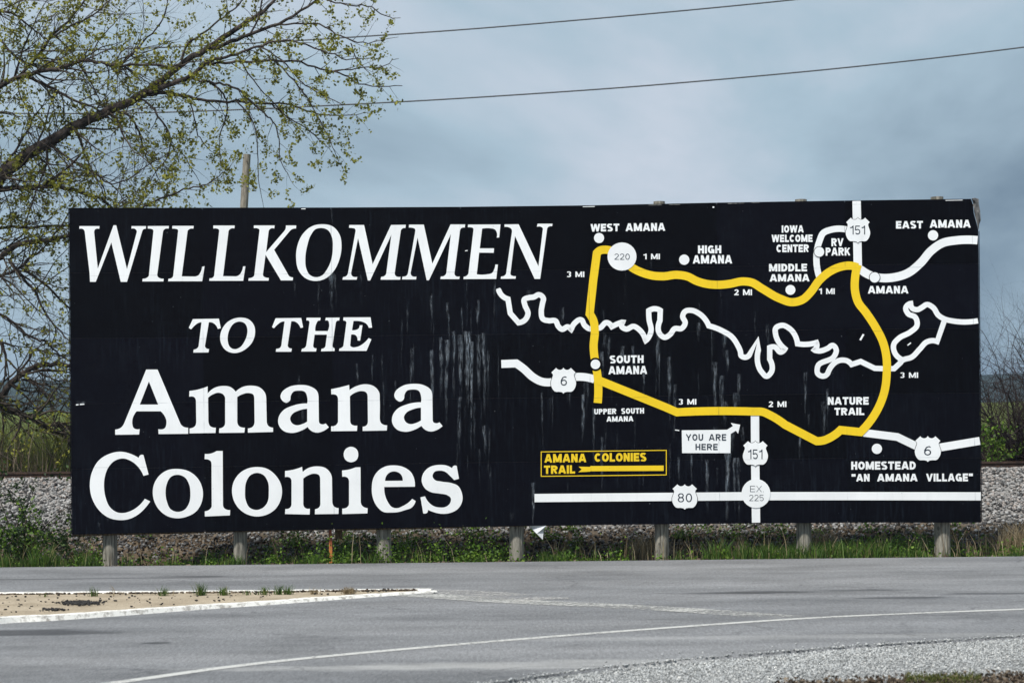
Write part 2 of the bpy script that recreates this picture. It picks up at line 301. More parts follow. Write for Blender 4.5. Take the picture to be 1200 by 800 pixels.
m = Mat('wooded_hillside', 0.95, 0.05); m.col(m.ramp(m.noise(0.02, 8, 0.7), [(0.35, (0.012, 0.022, 0.018)), (0.6, (0.028, 0.040, 0.028)), (0.75, (0.05, 0.06, 0.035))])); m.bump(m.noise(0.05, 6, 0.7), 8, 0.9); M['hills'] = m.m

# ------------------------------------------------------------------ ground
def lerp_tab(t, tab):
    for (a, va), (b, vb) in zip(tab, tab[1:]):
        if t <= b: 
            k = max(0.0, (t - a) / (b - a)); return va + (vb - va) * k
    return tab[-1][1]
PROF = [(-100, -0.04), (36.75, -0.04), (37.6, -0.16), (39.6, -0.20), (40.6, 0.05), (44.9, 1.44), (45.4, 1.46), (49.2, 1.46), (53.5, 0.2), (70, 0.5), (220, 5.9), (600, 6.5), (5000, 6.5)]
def gz(x, y):
    z = lerp_tab(y, PROF)
    if 37.2 < y < 45: z += 0.10 * mnoise.noise(Vector((x * 0.7, y * 0.9, 3))) * min(1, (y - 37.2)) * min(1, (45 - y)) + 0.03 * mnoise.noise(Vector((x * 3, y * 3, 1)))
    if y > 53: z += min(1.0, (y - 53) / 60) * 1.2 * mnoise.noise(Vector((x * 0.012, y * 0.012, 7)))
    return z
xs = sorted(set([-6000, -3000, -1500, -800, -400, -200, -120, -80, -60, -45, -35] + [round(-28 + 0.35 * i, 2) for i in range(161)] + [35, 45, 60, 80, 120, 200, 400, 800, 1500, 3000, 6000]))
ys = [-60, -20, 0, 10, 15, 20, 26, 32, 35, 36.4] + [round(36.8 + 0.3 * i, 2) for i in range(56)] + [54.5, 57, 60, 65, 70, 80, 95, 115, 140, 170, 200, 220, 260, 330, 450, 600, 900, 1500, 3000, 5000]
mb = MB(); mb.v = [(x, y, gz(x, y)) for y in ys for x in xs]; nx = len(xs)
mb.f = [(j * nx + i, j * nx + i + 1, (j + 1) * nx + i + 1, (j + 1) * nx + i) for j in range(len(ys) - 1) for i in range(nx - 1)]; mb.t = [0.5] * len(mb.v)
mb.build('ground', M['ground'], smooth=True, kind='structure')
mb = MB(); hx = [-2500 + 50 * i for i in range(101)]; hy = [900 + 60 * j for j in range(22)]
for y in hy:
    for x in hx:
        k = math.sin(math.pi * min(1, (y - 900) / 1260))
        mb.v.append((x, y, -5 + k * (54 + 14 * mnoise.noise(Vector((x * 0.0018, y * 0.0015, 0))) + 5 * mnoise.noise(Vector((x * 0.009, y * 0.006, 2))) + 4 * mnoise.noise(Vector((x * 0.04, y * 0.02, 2))))))
mb.t = [0.5] * len(mb.v); mb.f = [(j * 101 + i, j * 101 + i + 1, (j + 1) * 101 + i + 1, (j + 1) * 101 + i) for j in range(21) for i in range(100)]
mb.build('hills', M['hills'], smooth=True, kind='structure')

# ------------------------------------------------------------------ road, markings, island, shoulder
EDGE = [gnd(x, y) for x, y in ((-200, 900), (200, 850), (420, 822), (600, 797), (700, 783), (800, 773), (900, 765), (1000, 757), (1100, 751), (1200, 745), (1350, 738), (1700, 727), (2600, 705))]
def edge_y(x):
    pts = [(p.x, p.y) for p in EDGE]
    if x < pts[0][0]: return max(2.0, pts[0][1] + (x - pts[0][0]) * 0.9)
    return lerp_tab(x, pts)
mb = MB(); rx = [-70 + 0.5 * i for i in range(281)]
for x in rx:
    e = edge_y(x) + 0.05 * mnoise.noise(Vector((x * 2.5, 0, 0))); far = 36.62 + 0.04 * mnoise.noise(Vector((x * 1.5, 5, 0)))
    mb.v += [(x, e - 0.04, -0.035), (x, e, 0), (x, e + 6, 0), (x, far, 0), (x, far + 0.03, -0.10)]
n5 = len(rx); mb.t = [0.5] * len(mb.v)
mb.f = [(i * 5 + k, (i + 1) * 5 + k, (i + 1) * 5 + k + 1, i * 5 + k + 1) for i in range(n5 - 1) for k in range(4)]
mb.build('road', M['asphalt'], kind='structure')
def cat(pts, step=8):                # smooth points marked True, corners False
    out = []
    n = len(pts)
    return out
def smooth_line(pts, n=10):
    P = [Vector(p) for p in pts]; out = []
    for i in range(len(P) - 1):
        a, b = P[i], P[i + 1]; p0 = P[i - 1] if i else a; p3 = P[i + 2] if i + 2 < len(P) else b
        for k in range(n):
            t = k / n; out.append(0.5 * ((2 * a) + (b - p0) * t + (2 * p0 - 5 * a + 4 * b - p3) * t * t + (3 * a - p0 - 3 * b + p3) * t ** 3))
    out.append(P[-1]); return out
def ground_strip(name, pxpts, w0, w1, z, mat):
    P = smooth_line([gnd(x, y) for x, y in pxpts], 12); mb = MB(); n = len(P)
    for i, p in enumerate(P):
        d = (P[min(i + 1, n - 1)] - P[max(i - 1, 0)]); d.z = 0; d.normalize(); q = Vector((-d.y, d.x, 0)) * (w0 + (w1 - w0) * i / (n - 1)) / 2
        mb.v += [(p.x - q.x, p.y - q.y, z), (p.x + q.x, p.y + q.y, z)]
    mb.t = [0.5] * len(mb.v); mb.f = [(2 * i, 2 * i + 2, 2 * i + 3, 2 * i + 1) for i in range(n - 1)]
    o = mb.build(name, mat, kind='structure'); return o
ground_strip('edge_line', [(-60, 826), (140, 799), (270, 781), (400, 767), (600, 749.5), (760, 737), (940, 724.5), (1070, 718.5), (1200, 713.5), (1400, 706), (1800, 696)], 0.17, 0.15, 0.004, M['road_paint'])
ground_strip('faded_line', [(462, 695.5), (520, 699), (600, 704.5), (700, 709), (800, 714.5), (870, 719.5), (925, 723.4)], 0.66, 0.52, 0.006, M['faded_road_paint'])

ground_strip('tip_smear', [(478, 695.2), (510, 693.4), (545, 694.5), (585, 698), (640, 703)], 0.75, 0.9, 0.008, M['tip_paint'])
FARK = [(-220, 702), (-100, 699.5), (0, 697.5), (100, 696.3), (200, 695.5), (300, 694.4), (400, 693.2), (470, 692.3), (506, 692.2)]
NEARK = [(-220, 751), (-100, 740), (0, 729.5), (60, 726.0), (150, 719.5), (220, 714), (300, 708.5), (380, 702.5), (440, 698), (480, 695.2), (506, 692.9)]
def kerb(name, pts, h0, h1, w):
    P = smooth_line([gnd(x, y) for x, y in pts], 8); mb = MB(); n = len(P)
    for i, p in enumerate(P):
        t = i / (n - 1); h = h0 + (h1 - h0) * t; d = (P[min(i + 1, n - 1)] - P[max(i - 1, 0)]); d.z = 0; d.normalize(); q = Vector((-d.y, d.x, 0)) * w
        j = 0.006 * mnoise.noise(p * 3)
        a = p - q * 0.5; b = p - q * 0.38; c2 = p + q * 0.38; e = p + q * 0.5
        mb.v += [(a.x, a.y, -0.01), (b.x, b.y, h + j), (c2.x, c2.y, h + j), (e.x, e.y, -0.01)]
    mb.t = [0.5] * len(mb.v)
    mb.f = [(4 * i + k, 4 * i + 4 + k, 4 * i + 5 + k, 4 * i + 1 + k) for i in range(n - 1) for k in range(3)] + [(0, 1, 2, 3), tuple(4 * (n - 1) + k for k in (3, 2, 1, 0))]
    return mb.build(name, M['kerb'], kind='structure'), P
_, PF = kerb('far_kerb', FARK, 0.055, 0.03, 0.22)
_, PN = kerb('near_kerb', NEARK, 0.085, 0.02, 0.26)
mb = MB(); m_ = 60
def along(P, t):
    f = t * (len(P) - 1); i = min(int(f), len(P) - 2); return P[i].lerp(P[i + 1], f - i)
for i in range(m_ + 1):
    t = i / m_ * 0.97; a, b = along(PN, t), along(PF, t)
    for k in range(9):
        s = k / 8; p = a.lerp(b, s); mb.v.append((p.x, p.y, (0.028 - 0.014 * t) + 0.02 * math.sin(math.pi * s) * (1 - t) + 0.006 * mnoise.noise(p * 2)))
mb.t = [0.5] * len(mb.v); mb.f = [(i * 9 + k, (i + 1) * 9 + k, (i + 1) * 9 + k + 1, i * 9 + k + 1) for i in range(m_) for k in range(8)]
mb.build('traffic_island', M['dirt'], smooth=True, kind='structure')
# crumbs of asphalt lying on the island
pos = []; 
for _ in range(300):
    t = random.random() * 0.85; s = random.random(); p = along(PN, t).lerp(along(PF, t), 0.12 + 0.8 * s ** 0.7); pos.append((p.x, p.y, 0.045))
for _ in range(520):
    p = gnd(94 + random.gauss(0, 11), 710.2 + random.gauss(0, 1.1)); pos.append((p.x, p.y, 0.052))
for _ in range(120):
    p = gnd(62 + random.gauss(0, 6), 717.5 + random.gauss(0, 0.6)); pos.append((p.x, p.y, 0.045))
pos = np.array(pos); o = link('asphalt_crumbs', stones('asphalt_crumbs', pos, rng.uniform(0.006, 0.026, len(pos)), 0.6), M['crumb'], kind='stuff')
tag(o, 'dark crumbs of asphalt scattered over the tan traffic island', 'gravel', kind='stuff')
# dirt and moss caught behind the far kerb
pos = []
for _ in range(650):
    t = random.random() ** 1.1; p = along(PF, t * 0.93); pos.append((p.x, p.y - 0.19 - 0.09 * random.random(), 0.035))
pos = np.array(pos); o = link('gutter_litter', stones('gutter_litter', pos, rng.uniform(0.012, 0.035, len(pos)), 0.6), M['dead_leaf'], kind='stuff')
tag(o, 'dark leaf litter lying along the far kerb of the traffic island', 'litter', kind='stuff')
# gravel shoulder in front
pos = []
while len(pos) < 60000:
    x = random.uniform(-2, 10.5); e = edge_y(x); y = e - abs(random.gauss(0, 1)) * 1.9 + 0.03 + (random.random() < .05) * abs(random.gauss(0, .25))
    if y > 15.5: pos.append((x, y, (0.004 if y > e - .02 else -0.03) + 0.012 * random.random()))
pos = np.array(pos)
o = link('shoulder_gravel', stones('shoulder_gravel', pos, rng.uniform(0.005, 0.0155, len(pos)) * (1 + .6 * (rng.random(len(pos)) > .96)), 0.8), M['gravel'], kind='stuff')
tag(o, 'pale crushed gravel on the near shoulder of the road', 'gravel', kind='stuff')
pos = []
for _ in range(3800):
    px = random.uniform(900, 1260); e = 803 - max(0, (px - 900)) * 0.04 + 3 * mnoise.noise(Vector((px * .02, 0, 0))); p = gnd(px, e + random.gauss(0, 3) + abs(random.gauss(0, 9)), -0.02); pos.append((p.x, p.y, -0.018 + 0.02 * random.random()))
pos = np.array(pos); o = link('shoulder_moss', leaves('shoulder_moss', pos, rng.uniform(0.015, 0.04, len(pos)), rng.random(len(pos))), M['dead_leaf'], kind='stuff')
tag(o, 'brown dead leaves and moss at the near edge of the gravel shoulder', 'litter', kind='stuff')
pos = []
for _ in range(1500):
    px = random.uniform(1060, 1150) ; p = gnd(px, 797 + random.gauss(0, 3), -0.02); pos.append((p.x, p.y, -0.005))
pos = np.array(pos); o = link('shoulder_grass', blades('shoulder_grass', pos, rng.uniform(0.01, 0.035, len(pos)), rng.uniform(0.004, 0.01, len(pos)), rng.random(len(pos)), 0.8), M['field_blade'], kind='stuff')
tag(o, 'thin olive grass poking from the near gravel shoulder', 'grass', kind='stuff')

# ------------------------------------------------------------------ railway embankment
pos = []
while len(pos) < 42000:
    x = random.uniform(-17.5, 17.5); y = random.uniform(39.6, 46.0)
    if y < 41.6 and random.random() > (y - 39.3) / 2.6: continue
    pos.append((x, y, gz(x, y) + random.uniform(-0.01, 0.03)))
pos = np.array(pos); bme = stones('ballast', pos, rng.uniform(0.022, 0.056, len(pos)), 0.9)
# stone tone darker near the foot, higher up on the left, lighter at the top
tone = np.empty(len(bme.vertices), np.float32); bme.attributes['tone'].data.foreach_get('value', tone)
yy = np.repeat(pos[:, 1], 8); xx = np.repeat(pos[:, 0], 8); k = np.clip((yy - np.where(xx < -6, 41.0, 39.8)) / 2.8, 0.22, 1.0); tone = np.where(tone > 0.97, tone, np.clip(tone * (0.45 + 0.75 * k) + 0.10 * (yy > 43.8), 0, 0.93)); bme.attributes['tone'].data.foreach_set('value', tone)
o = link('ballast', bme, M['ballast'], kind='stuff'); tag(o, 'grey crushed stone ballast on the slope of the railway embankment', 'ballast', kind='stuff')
track = thing('railway_track', 'rusty railway track running along the top of the stone embankment', 'railway track', (0, 46.9, 1.44))
for y0 in (46.2, 47.64):
    prof = [(-0.07, 0), (-0.07, 0.012), (-0.012, 0.035), (-0.012, 0.125), (-0.036, 0.135), (-0.036, 0.168), (0.036, 0.168), (0.036, 0.135), (0.012, 0.125), (0.012, 0.035), (0.07, 0.012), (0.07, 0)]
    mb = MB(); n = len(prof)
    for x in (-70, 70): mb.v += [(x, y0 + a, 1.455 + b) for a, b in prof]
    mb.t = [0.5] * len(mb.v); mb.f = [(k, (k + 1) % n, n + (k + 1) % n, n + k) for k in range(n)] + [tuple(range(n)), tuple(range(2 * n - 1, n - 1, -1))]
    mb.build('rail', M['rail'], track)
mb = MB(); mb.box((-0.11, -1.3, -0.16), (0.11, 1.3, 0)); sme = None
for i in range(74):
    x = -21.6 + i * 0.59
    if sme is None:
        s = mb.build('sleeper', M['sleeper'], None); s.parent = track; sme = s.data
    else:
        s = bpy.data.objects.new('sleeper', sme); COL.objects.link(s); s.parent = track
    s.location = (x, 0.02 + random.uniform(-0.04, 0.04), 0.014); s.rotation_euler = (0, 0, random.uniform(-0.03, 0.03))

# ------------------------------------------------------------------ billboard
TOP = [(81, 243.5), (360, 243.2), (500, 242.7), (600, 241.8), (692, 240.6), (770, 238.8), (880, 236.6), (990, 235), (1146, 233)]
BOT = [(84, 626), (230, 623), (380, 620), (560, 616.6), (670, 615), (880, 613), (1000, 612), (1150, 612)]
COLX = [82.5, 238.5, 389.5, 541, 692, 841.5, 991.5, 1148]
board = thing('billboard', 'wide black welcome billboard with white lettering and a yellow trail map on wooden posts', 'billboard', sp(616, 655) * 1.0)
bl = board.location; board.location = (bl.x, bl.y + 0.15, -0.2); board.matrix_world = Matrix.Translation(board.location)
def edge_pt(ci, t):                   # column line ci, t from 0 (top) to 1 (bottom), in photograph pixels
    lean = 3.4; xt = COLX[ci] - lean / 2; xb = COLX[ci] + lean / 2; return (xt + (xb - xt) * t, lerp_tab(xt, TOP) * (1 - t) + lerp_tab(xb, BOT) * t)
TORN = [(1138.0, 233.1), (1140.2, 240), (1141.2, 250), (1144.0, 260), (1146.4, 268.5)]
for r in range(5):
    for c in range(7):
        q = [edge_pt(c, r / 5), edge_pt(c + 1, r / 5), edge_pt(c + 1, (r + 1) / 5), edge_pt(c, (r + 1) / 5)]
        cx = sum(p[0] for p in q) / 4; cy = sum(p[1] for p in q) / 4
        o1, o2, o3 = random.uniform(-0.004, 0), random.uniform(-0.003, 0.0), random.uniform(-0.003, 0)
        if r == 0 and c == 6: q = [q[0]] + TORN + q[2:]
        g = 0.07
        F = []; 
        for i, (x, y) in enumerate(q):
            x -= g * (1 if x > cx else -1); y -= g * (1 if y > cy else -1) if (r, c) != (0, 6) or not 1 <= i <= 4 else 0
            F.append((x, y, (o1 + (o2 if x > cx else 0) + (o3 if y > cy else 0)) * 0.5))
        n = len(F); mb = MB()
        mb.v = [tuple(sp(x, y, o)) for x, y, o in F] + [tuple(sp(x, y, o - 0.02)) for x, y, o in F]
        mb.t = [random.random()] * (2 * n)
        mb.f = [tuple(range(n))[::-1], tuple(range(n, 2 * n))] + [(k, (k + 1) % n, n + (k + 1) % n, n + k) for k in range(n)]
        mb.build('panel', M['black'], board)
# frame of planks behind the sheets
for r in range(6):
    t = min(max(r / 5, 0.02), 0.985)
    for c in range(7):
        a = edge_pt(c, t); b = edge_pt(c + 1, t); mb = MB(); h = 1.1 if r == 0 else 4.5
        e = 0.5
        mb.hexa([tuple(sp(x, y, o)) for x, y, o in ((a[0] + e, a[1] + h, -0.026), (b[0] - e, b[1] + h, -0.026), (b[0] - e, b[1] + h, -0.065), (a[0] + e, a[1] + h, -0.065),
                                                  (a[0] + e, a[1] - h, -0.026), (b[0] - e, b[1] - h, -0.026), (b[0] - e, b[1] - h, -0.065), (a[0] + e, a[1] - h, -0.065))])
        mb.build('frame_plank', M['old_plank'], board)
for c, drop in ((0, 1.6), (1, 0.9), (2, 1.4), (3, 0.3)):
    a = edge_pt(c, 1); b = edge_pt(c + 1, 1); e = 1.0
    mb = MB(); mb.hexa([tuple(sp(x, y, o)) for x, y, o in ((a[0] + e, a[1] + drop + 0.4, -0.07), (b[0] - e, b[1] + drop, -0.07), (b[0] - e, b[1] + drop, -0.115), (a[0] + e, a[1] + drop + .4, -0.115),
                                                      (a[0] + e, a[1] - 7, -0.07), (b[0] - e, b[1] - 7, -0.07), (b[0] - e, b[1] - 7, -0.115), (a[0] + e, a[1] - 7, -0.115))])
    mb.build('frame_plank', M['old_plank'], board)
for (px, w, top, flat) in ((129, 17, 246, 0), (281.5, 16.5, 246, 0), (450, 17.5, 246, 0), (605.5, 17, 244, 0), (775.5, 17, 236.3, 1), (942, 17.5, 233.9, 1), (1104.5, 19, 231.0, 1)):
    rr = w / 2 / 62.0; P0 = sp(px, 640, -0.125 - rr); tx = {775.5: 772.5, 942: 938.5, 1104.5: 1098}.get(px, px - 3.8)
    T = sp(tx, top, -0.125 - rr); G = Vector((P0.x, P0.y, -0.45))
    mb = MB(); pts = [G.lerp(T, t) for t in (0, 0.1, 0.2, 0.5, 0.8, 1.0)]; mb.tube(pts, [rr * k * (1 + random.uniform(-.02, .02)) for k in (1.03, 1.0, 0.99, 0.93, 0.85, 0.80)], 16, True)
    mb.build('post', M['weathered_post'], board, smooth=False)
mb = MB(); a = sp(397, 631, -0.35); b = sp(396, 560, -0.35); mb.tube([a, b], [0.07, 0.07], 8, True); mb.build('brace_stub', M['old_plank'], board)
for c in range(1, 7):  # black backing strips added to keep light from showing through the sheet joints
    a = edge_pt(c, 0.006); b = edge_pt(c, 0.994); mb = MB()
    mb.hexa([tuple(sp(x, y, o)) for x, y, o in ((b[0] - 3, b[1], -0.0215), (b[0] + 3, b[1], -0.0215), (b[0] + 3, b[1], -0.0255), (b[0] - 3, b[1], -0.0255), (a[0] - 3, a[1], -0.0215), (a[0] + 3, a[1], -0.0215), (a[0] + 3, a[1], -0.0255), (a[0] - 3, a[1], -0.0255))])
    mb.build('joint_strip', M['black'], board)
# torn grey corner
cor = [(1138.6, 232.6), (1142.5, 231.8), (1146.8, 233.2), (1147.2, 240), (1148.6, 247), (1149.4, 258), (1147.6, 263), (1146.9, 269)]
inn = [(1138.6, 233.0), (1140.3, 238), (1140.9, 243), (1141.6, 249), (1143.0, 255), (1144.4, 260), (1145.3, 264), (1146.6, 269)]
mb = MB(); n = len(cor)
for k, (a, b) in enumerate(zip(inn, cor)):
    w = 0.012 * math.sin(k * 1.9)
    mb.v += [tuple(sp(a[0], a[1], -0.018)), tuple(sp((a[0] + b[0]) / 2, (a[1] + b[1]) / 2, 0.02 + w)), tuple(sp(b[0], b[1], -0.03 + w)), tuple(sp(b[0], b[1], -0.08)), tuple(sp(a[0], a[1], -0.024))]
mb.t = [0.5] * len(mb.v); mb.f = [(5 * k + j, 5 * k + (j + 1) % 5, 5 * k + 5 + (j + 1) % 5, 5 * k + 5 + j) for k in range(n - 1) for j in range(5)]
mb.build('torn_corner', M['torn'], board, label='grey splintered top right corner where the black paint has torn away')
# side edge strip
for ci, sgn in ((7, 1), (0, -1)):
    mb = MB(); a = edge_pt(ci, 0.10 if ci else 0.004); b = edge_pt(ci, 0.996)
    x0, x1 = (0.15, 1.1) if ci else (-1.0, -0.15)
    mb.hexa([tuple(sp(x, y, o)) for x, y, o in ((b[0] + x0, b[1], 0.002), (b[0] + x1, b[1], 0.002), (b[0] + x1, b[1], -0.12), (b[0] + x0, b[1], -0.12), (a[0] + x0, a[1], 0.002), (a[0] + x1, a[1], 0.002), (a[0] + x1, a[1], -0.12), (a[0] + x0, a[1], -0.12))])
    mb.build('edge_strip', M['black'], board)

# ---- flat painted shapes
def parse(s):
    out = []
    for w in s.split():
        sm_ = w.endswith('*'); x, y = w.rstrip('*').split(','); out.append((float(x), float(y), sm_))
    return out
def outline(pts, closed=True, n=6):
    N = len(pts); res = []; rng_ = range(N if closed else N - 1)
    for i in rng_:
        a, b = pts[i], pts[(i + 1) % N]; res.append((a[0], a[1]))
        if not (a[2] or b[2]): continue
        A, B = Vector(a[:2]), Vector(b[:2]); L_ = (B - A).length
        def tan(q, j):
            if not q[2]: return None
            p0 = pts[(j - 1) % N] if closed or j > 0 else q; p1 = pts[(j + 1) % N] if closed or j < N - 1 else q
            d1 = Vector((q[0] - p0[0], q[1] - p0[1])); d2 = Vector((p1[0] - q[0], p1[1] - q[1])); l1, l2 = d1.length + 1e-6, d2.length + 1e-6
            if l1 > 2.6 * l2 and l1 > 100: return d1 / l1 * L_
            if l2 > 2.6 * l1 and l2 > 100: return d2 / l2 * L_
            t = d1 / l1 / l1 + d2 / l2 / l2; return t.normalized() * L_ if t.length > 1e-9 else (B - A)
        ta, tb = tan(a, i), tan(b, (i + 1) % N)
        if ta is None: ta = (B - A) * 1.0 if tb is None else (2 * (B - A) - tb).normalized() * L_
        if tb is None: tb = (2 * (B - A) - ta).normalized() * L_
        for k in range(1, n):
            t = k / n; h1 = 2*t**3 - 3*t*t + 1; h2 = t**3 - 2*t*t + t; h3 = -2*t**3 + 3*t*t; h4 = t**3 - t*t
            p = A * h1 + ta * h2 + B * h3 + tb * h4; res.append((p.x, p.y))
    if not closed: res.append(pts[-1][:2])
    return res
def curve_mesh(loops):
    cu = bpy.data.curves.new('outline', 'CURVE'); cu.dimensions = '2D'; cu.fill_mode = 'BOTH'
    for lp in loops:
        s = cu.splines.new('POLY'); s.points.add(len(lp) - 1)
        for p, (x, y) in zip(s.points, lp): p.co = (x, -y, 0, 1)
        s.use_cyclic_u = True
    return to_mesh(cu)
def to_mesh(cu):
    o = bpy.data.objects.new('tmp', cu); COL.objects.link(o); dg = bpy.context.evaluated_depsgraph_get(); dg.update()
    me = bpy.data.meshes.new_from_object(o.evaluated_get(dg)); bpy.data.objects.remove(o); return me
def paint(name, me, off, mat, parent=None, label=None, fn=None):
    par = parent or board; o0 = par.matrix_world.translation if par is board else board.matrix_world.translation
    for v in me.vertices:
        x, y = v.co.x, -v.co.y
        if fn: x, y = fn(x, y)
        v.co = sp(x, y, off) - o0
    me.update()
    for m2 in list(me.materials): pass
    me.materials.clear(); return link(name, me, mat, par, label=label)
W_, Y_, D_ = M['white_sign_paint'], M['yellow_sign_paint'], M['dark_letter']
def glyph(frame, *loops, shift=(0, 0)):
    ox, oy, s = frame; me = curve_mesh([[(ox + (x + shift[0]) / s, oy + (y + shift[1]) / s) for x, y in outline(parse(l))] for l in loops])
    return paint('letter', me, 0.005, W_)
F1 = (90, 255, 10)
glyph(F1, "30,100 30,132 75,136* 93,165* 150,650 155,752 222,752 405,290 515,752 588,752 765,165* 780,138* 808,132 812,100 642,100 640,130 688,136* 703,170* 588,605 462,90 430,90 246,597 203,170* 218,136* 262,132 267,100")
glyph(F1, "832,100 1080,98 1076,130 1030,135* 1010,165* 945,650 948,690* 970,708* 1018,715 1015,747 768,747 772,715 820,705* 845,675* 897,170 892,142* 870,132* 832,130")
F2 = (190, 255, 10)
glyph(F2, "120,97 370,97 366,130 320,135* 298,160* 230,688 380,690* 425,675* 450,640* 468,575 497,570 470,745 70,745 75,715 110,708* 130,680* 187,165 182,140* 160,132* 118,130")
glyph(F2, "600,93 850,93 847,127 800,132* 778,160* 714,686 860,688* 905,670* 930,635* 948,572 976,570 950,740 552,740 556,710 590,705* 610,675* 668,165 663,138* 640,128* 600,128")
F3 = (290, 255, 10)
glyph(F3, "75,92 318,92 314,127 270,130* 248,160* 218,405 425,165* 445,135* 450,92 572,92 568,128 530,133* 495,158* 312,378 465,645* 495,690* 535,700 530,735 392,735 212,435 183,650 187,685* 210,700* 250,705 247,738 10,738 15,708 55,700* 80,675* 140,160 138,138* 120,127* 75,125")
glyph(F3, "880,78* 1000,105* 1080,200* 1102,330* 1080,480* 1000,640* 900,720* 800,742* 690,715* 600,620* 570,470* 585,330* 650,190* 760,100*", "860,122* 940,145* 990,230* 1000,350* 985,480* 930,610* 870,680* 800,698* 730,670* 690,600* 678,480* 700,330* 740,210* 800,135*")
F4 = (390, 255, 7.5)
glyph(F4, "145,65 275,65 350,410 512,65 642,63 638,92 610,97* 597,120* 545,480 550,508* 595,520 592,545 420,545 425,520 455,512* 470,490* 515,150 328,552 308,552 222,180 162,480 168,510* 215,520 210,545 85,545 90,522 120,512* 135,480* 200,120 194,98* 175,92* 143,90")
glyph(F4, "670,62 800,62 875,405 1035,60 1163,60 1160,88 1130,93* 1118,115* 1070,480 1075,508* 1115,517 1112,540 945,540 950,517 985,507* 998,485* 1038,145 845,550 825,550 745,175 685,480 691,508* 735,518 732,543 608,543 613,518 650,508* 662,480* 725,120 719,97* 700,90* 668,88")
F5 = (530, 255, 10)
glyph(F5, "185,82 565,80 550,232 520,235 520,170* 500,140* 440,125* 350,130 322,360 490,360 485,412 315,410 287,663 400,665* 470,645* 490,610* 505,550 535,550 515,718 130,720 135,692 170,680* 190,650* 248,150 243,123* 222,115* 182,115")
glyph(F5, "612,80 778,78 1010,570 1060,150 1058,120* 1040,108* 992,108 1000,72 1175,72 1170,102 1130,107* 1112,130* 1030,718 965,718 735,215 683,640 687,672* 705,682* 745,685 742,715 568,717 572,690 610,680* 632,650* 700,165 690,130* 665,115* 612,110")
F6 = (215, 365, 10)
glyph(F6, "110,88 415,83 438,195 402,203 370,150* 335,128* 298,125 252,400* 262,425* 300,438 293,478 115,480 120,445 165,425* 178,400* 212,125 170,135* 130,165* 90,208 62,190")
glyph(F6, "670,70* 770,95* 830,170* 838,260* 810,350* 740,430* 660,475* 590,485* 500,455* 440,370* 430,290* 455,200* 520,120* 600,80*", "665,117* 720,140* 748,200* 745,270* 715,350* 660,420* 600,440* 550,420* 520,350* 520,280* 545,200* 590,140*")
F7 = (320, 365, 10)
glyph(F7, "30,78 330,75 352,185 322,192 290,140* 250,115* 213,115 172,390* 182,420* 220,432 213,470 32,470 38,435 85,420* 98,390* 135,115 95,122* 55,150* 12,195 -12,182")
glyph(F7, "393,72 557,72 552,105 525,110* 512,130* 495,228 640,228 655,130* 648,110* 612,105 618,72 780,70 775,105 745,112* 735,130* 697,390* 702,418* 722,430 720,462 562,465 568,435 600,425* 615,400* 632,270 487,270 470,395* 477,420* 510,430 503,467 330,467 338,435 375,420* 390,390* 427,130* 420,110* 390,105")
glyph(F7, "825,68 1143,67 1160,188 1122,190 1095,145* 1050,120* 1000,110* 942,110 925,218 970,215* 1000,200* 1015,160 1048,160 1020,340 990,338 985,300* 965,275* 915,270 903,395* 925,415* 985,413* 1050,380* 1120,310 1152,325 1095,460 772,460 778,432 805,422* 825,395* 860,130* 850,112* 822,105")
F8 = (130, 425, 6)
glyph(F8, "248,47 328,47 488,425* 510,448* 543,455 543,498 335,500 333,465 380,457* 390,430* 350,340 180,340 150,425* 160,457* 202,465 198,503 30,505 30,468 70,455* 95,420*", "267,130 332,293 203,293")
glyph(F8, "552,197 600,190* 680,165 680,215 720,180* 790,162* 840,170* 877,203 920,172* 990,160* 1050,175* 1085,215* 1092,260* 1095,400* 1105,440* 1140,455 1140,485 963,490 963,460 1000,445* 1010,400* 1008,250* 1000,222* 970,212* 920,222* 888,240 888,400* 897,440* 942,455 938,490 760,492 762,460 795,445* 803,400* 803,250* 790,222* 760,210* 715,222* 683,245 685,400* 697,443* 738,455 735,492 553,495 553,460 590,445* 600,400* 598,270* 588,243* 550,238")
F9 = (320, 425, 6)
AO = "60,210* 100,175* 190,155* 260,165* 310,200* 320,250* 322,400* 328,425* 345,432* 370,425 392,452 350,480* 310,490* 270,478* 243,450 200,475* 130,492* 70,475* 38,430* 40,380* 70,335* 140,300* 240,285 240,240* 225,205* 180,195* 140,205* 125,230* 118,265* 95,280* 65,265* 52,238*"
AI = "240,322 180,335* 135,360* 120,390* 135,425* 165,438* 200,432* 240,412"
glyph(F9, AO, AI)
glyph(F9, "408,185 470,172* 535,155 537,192 590,162* 650,150* 710,165* 745,205* 750,260* 750,390* 762,425* 802,438 800,475 630,478 630,448 655,440* 667,410* 665,240* 655,208* 620,198* 580,208* 540,235 542,400* 550,430* 592,440 590,478 408,480 408,445 440,438* 457,410* 457,260* 448,230* 410,222")
glyph(F9, AO, AI, shift=(800, -8))
F10 = (100, 520, 8)
glyph(F10, "340,72* 420,90* 500,130 525,100* 545,103 593,285 545,298 500,220* 430,160* 350,135* 270,160* 215,220* 182,310* 175,400* 190,500* 230,590* 300,640* 360,645* 440,620* 510,570* 558,512 608,537 560,600* 480,670* 400,705* 320,712* 220,690* 120,610* 60,500* 42,390* 60,270* 130,150* 230,90*")
glyph(F10, "870,233* 970,255* 1060,330* 1100,430* 1095,530* 1040,630* 950,680* 865,695* 770,675* 680,600* 635,490* 640,390* 690,300* 770,245*", "870,288* 930,310* 970,370* 985,460* 970,560* 930,615* 865,635* 800,610* 765,540* 752,450* 765,370* 805,305*")
F11 = (230, 520, 8)
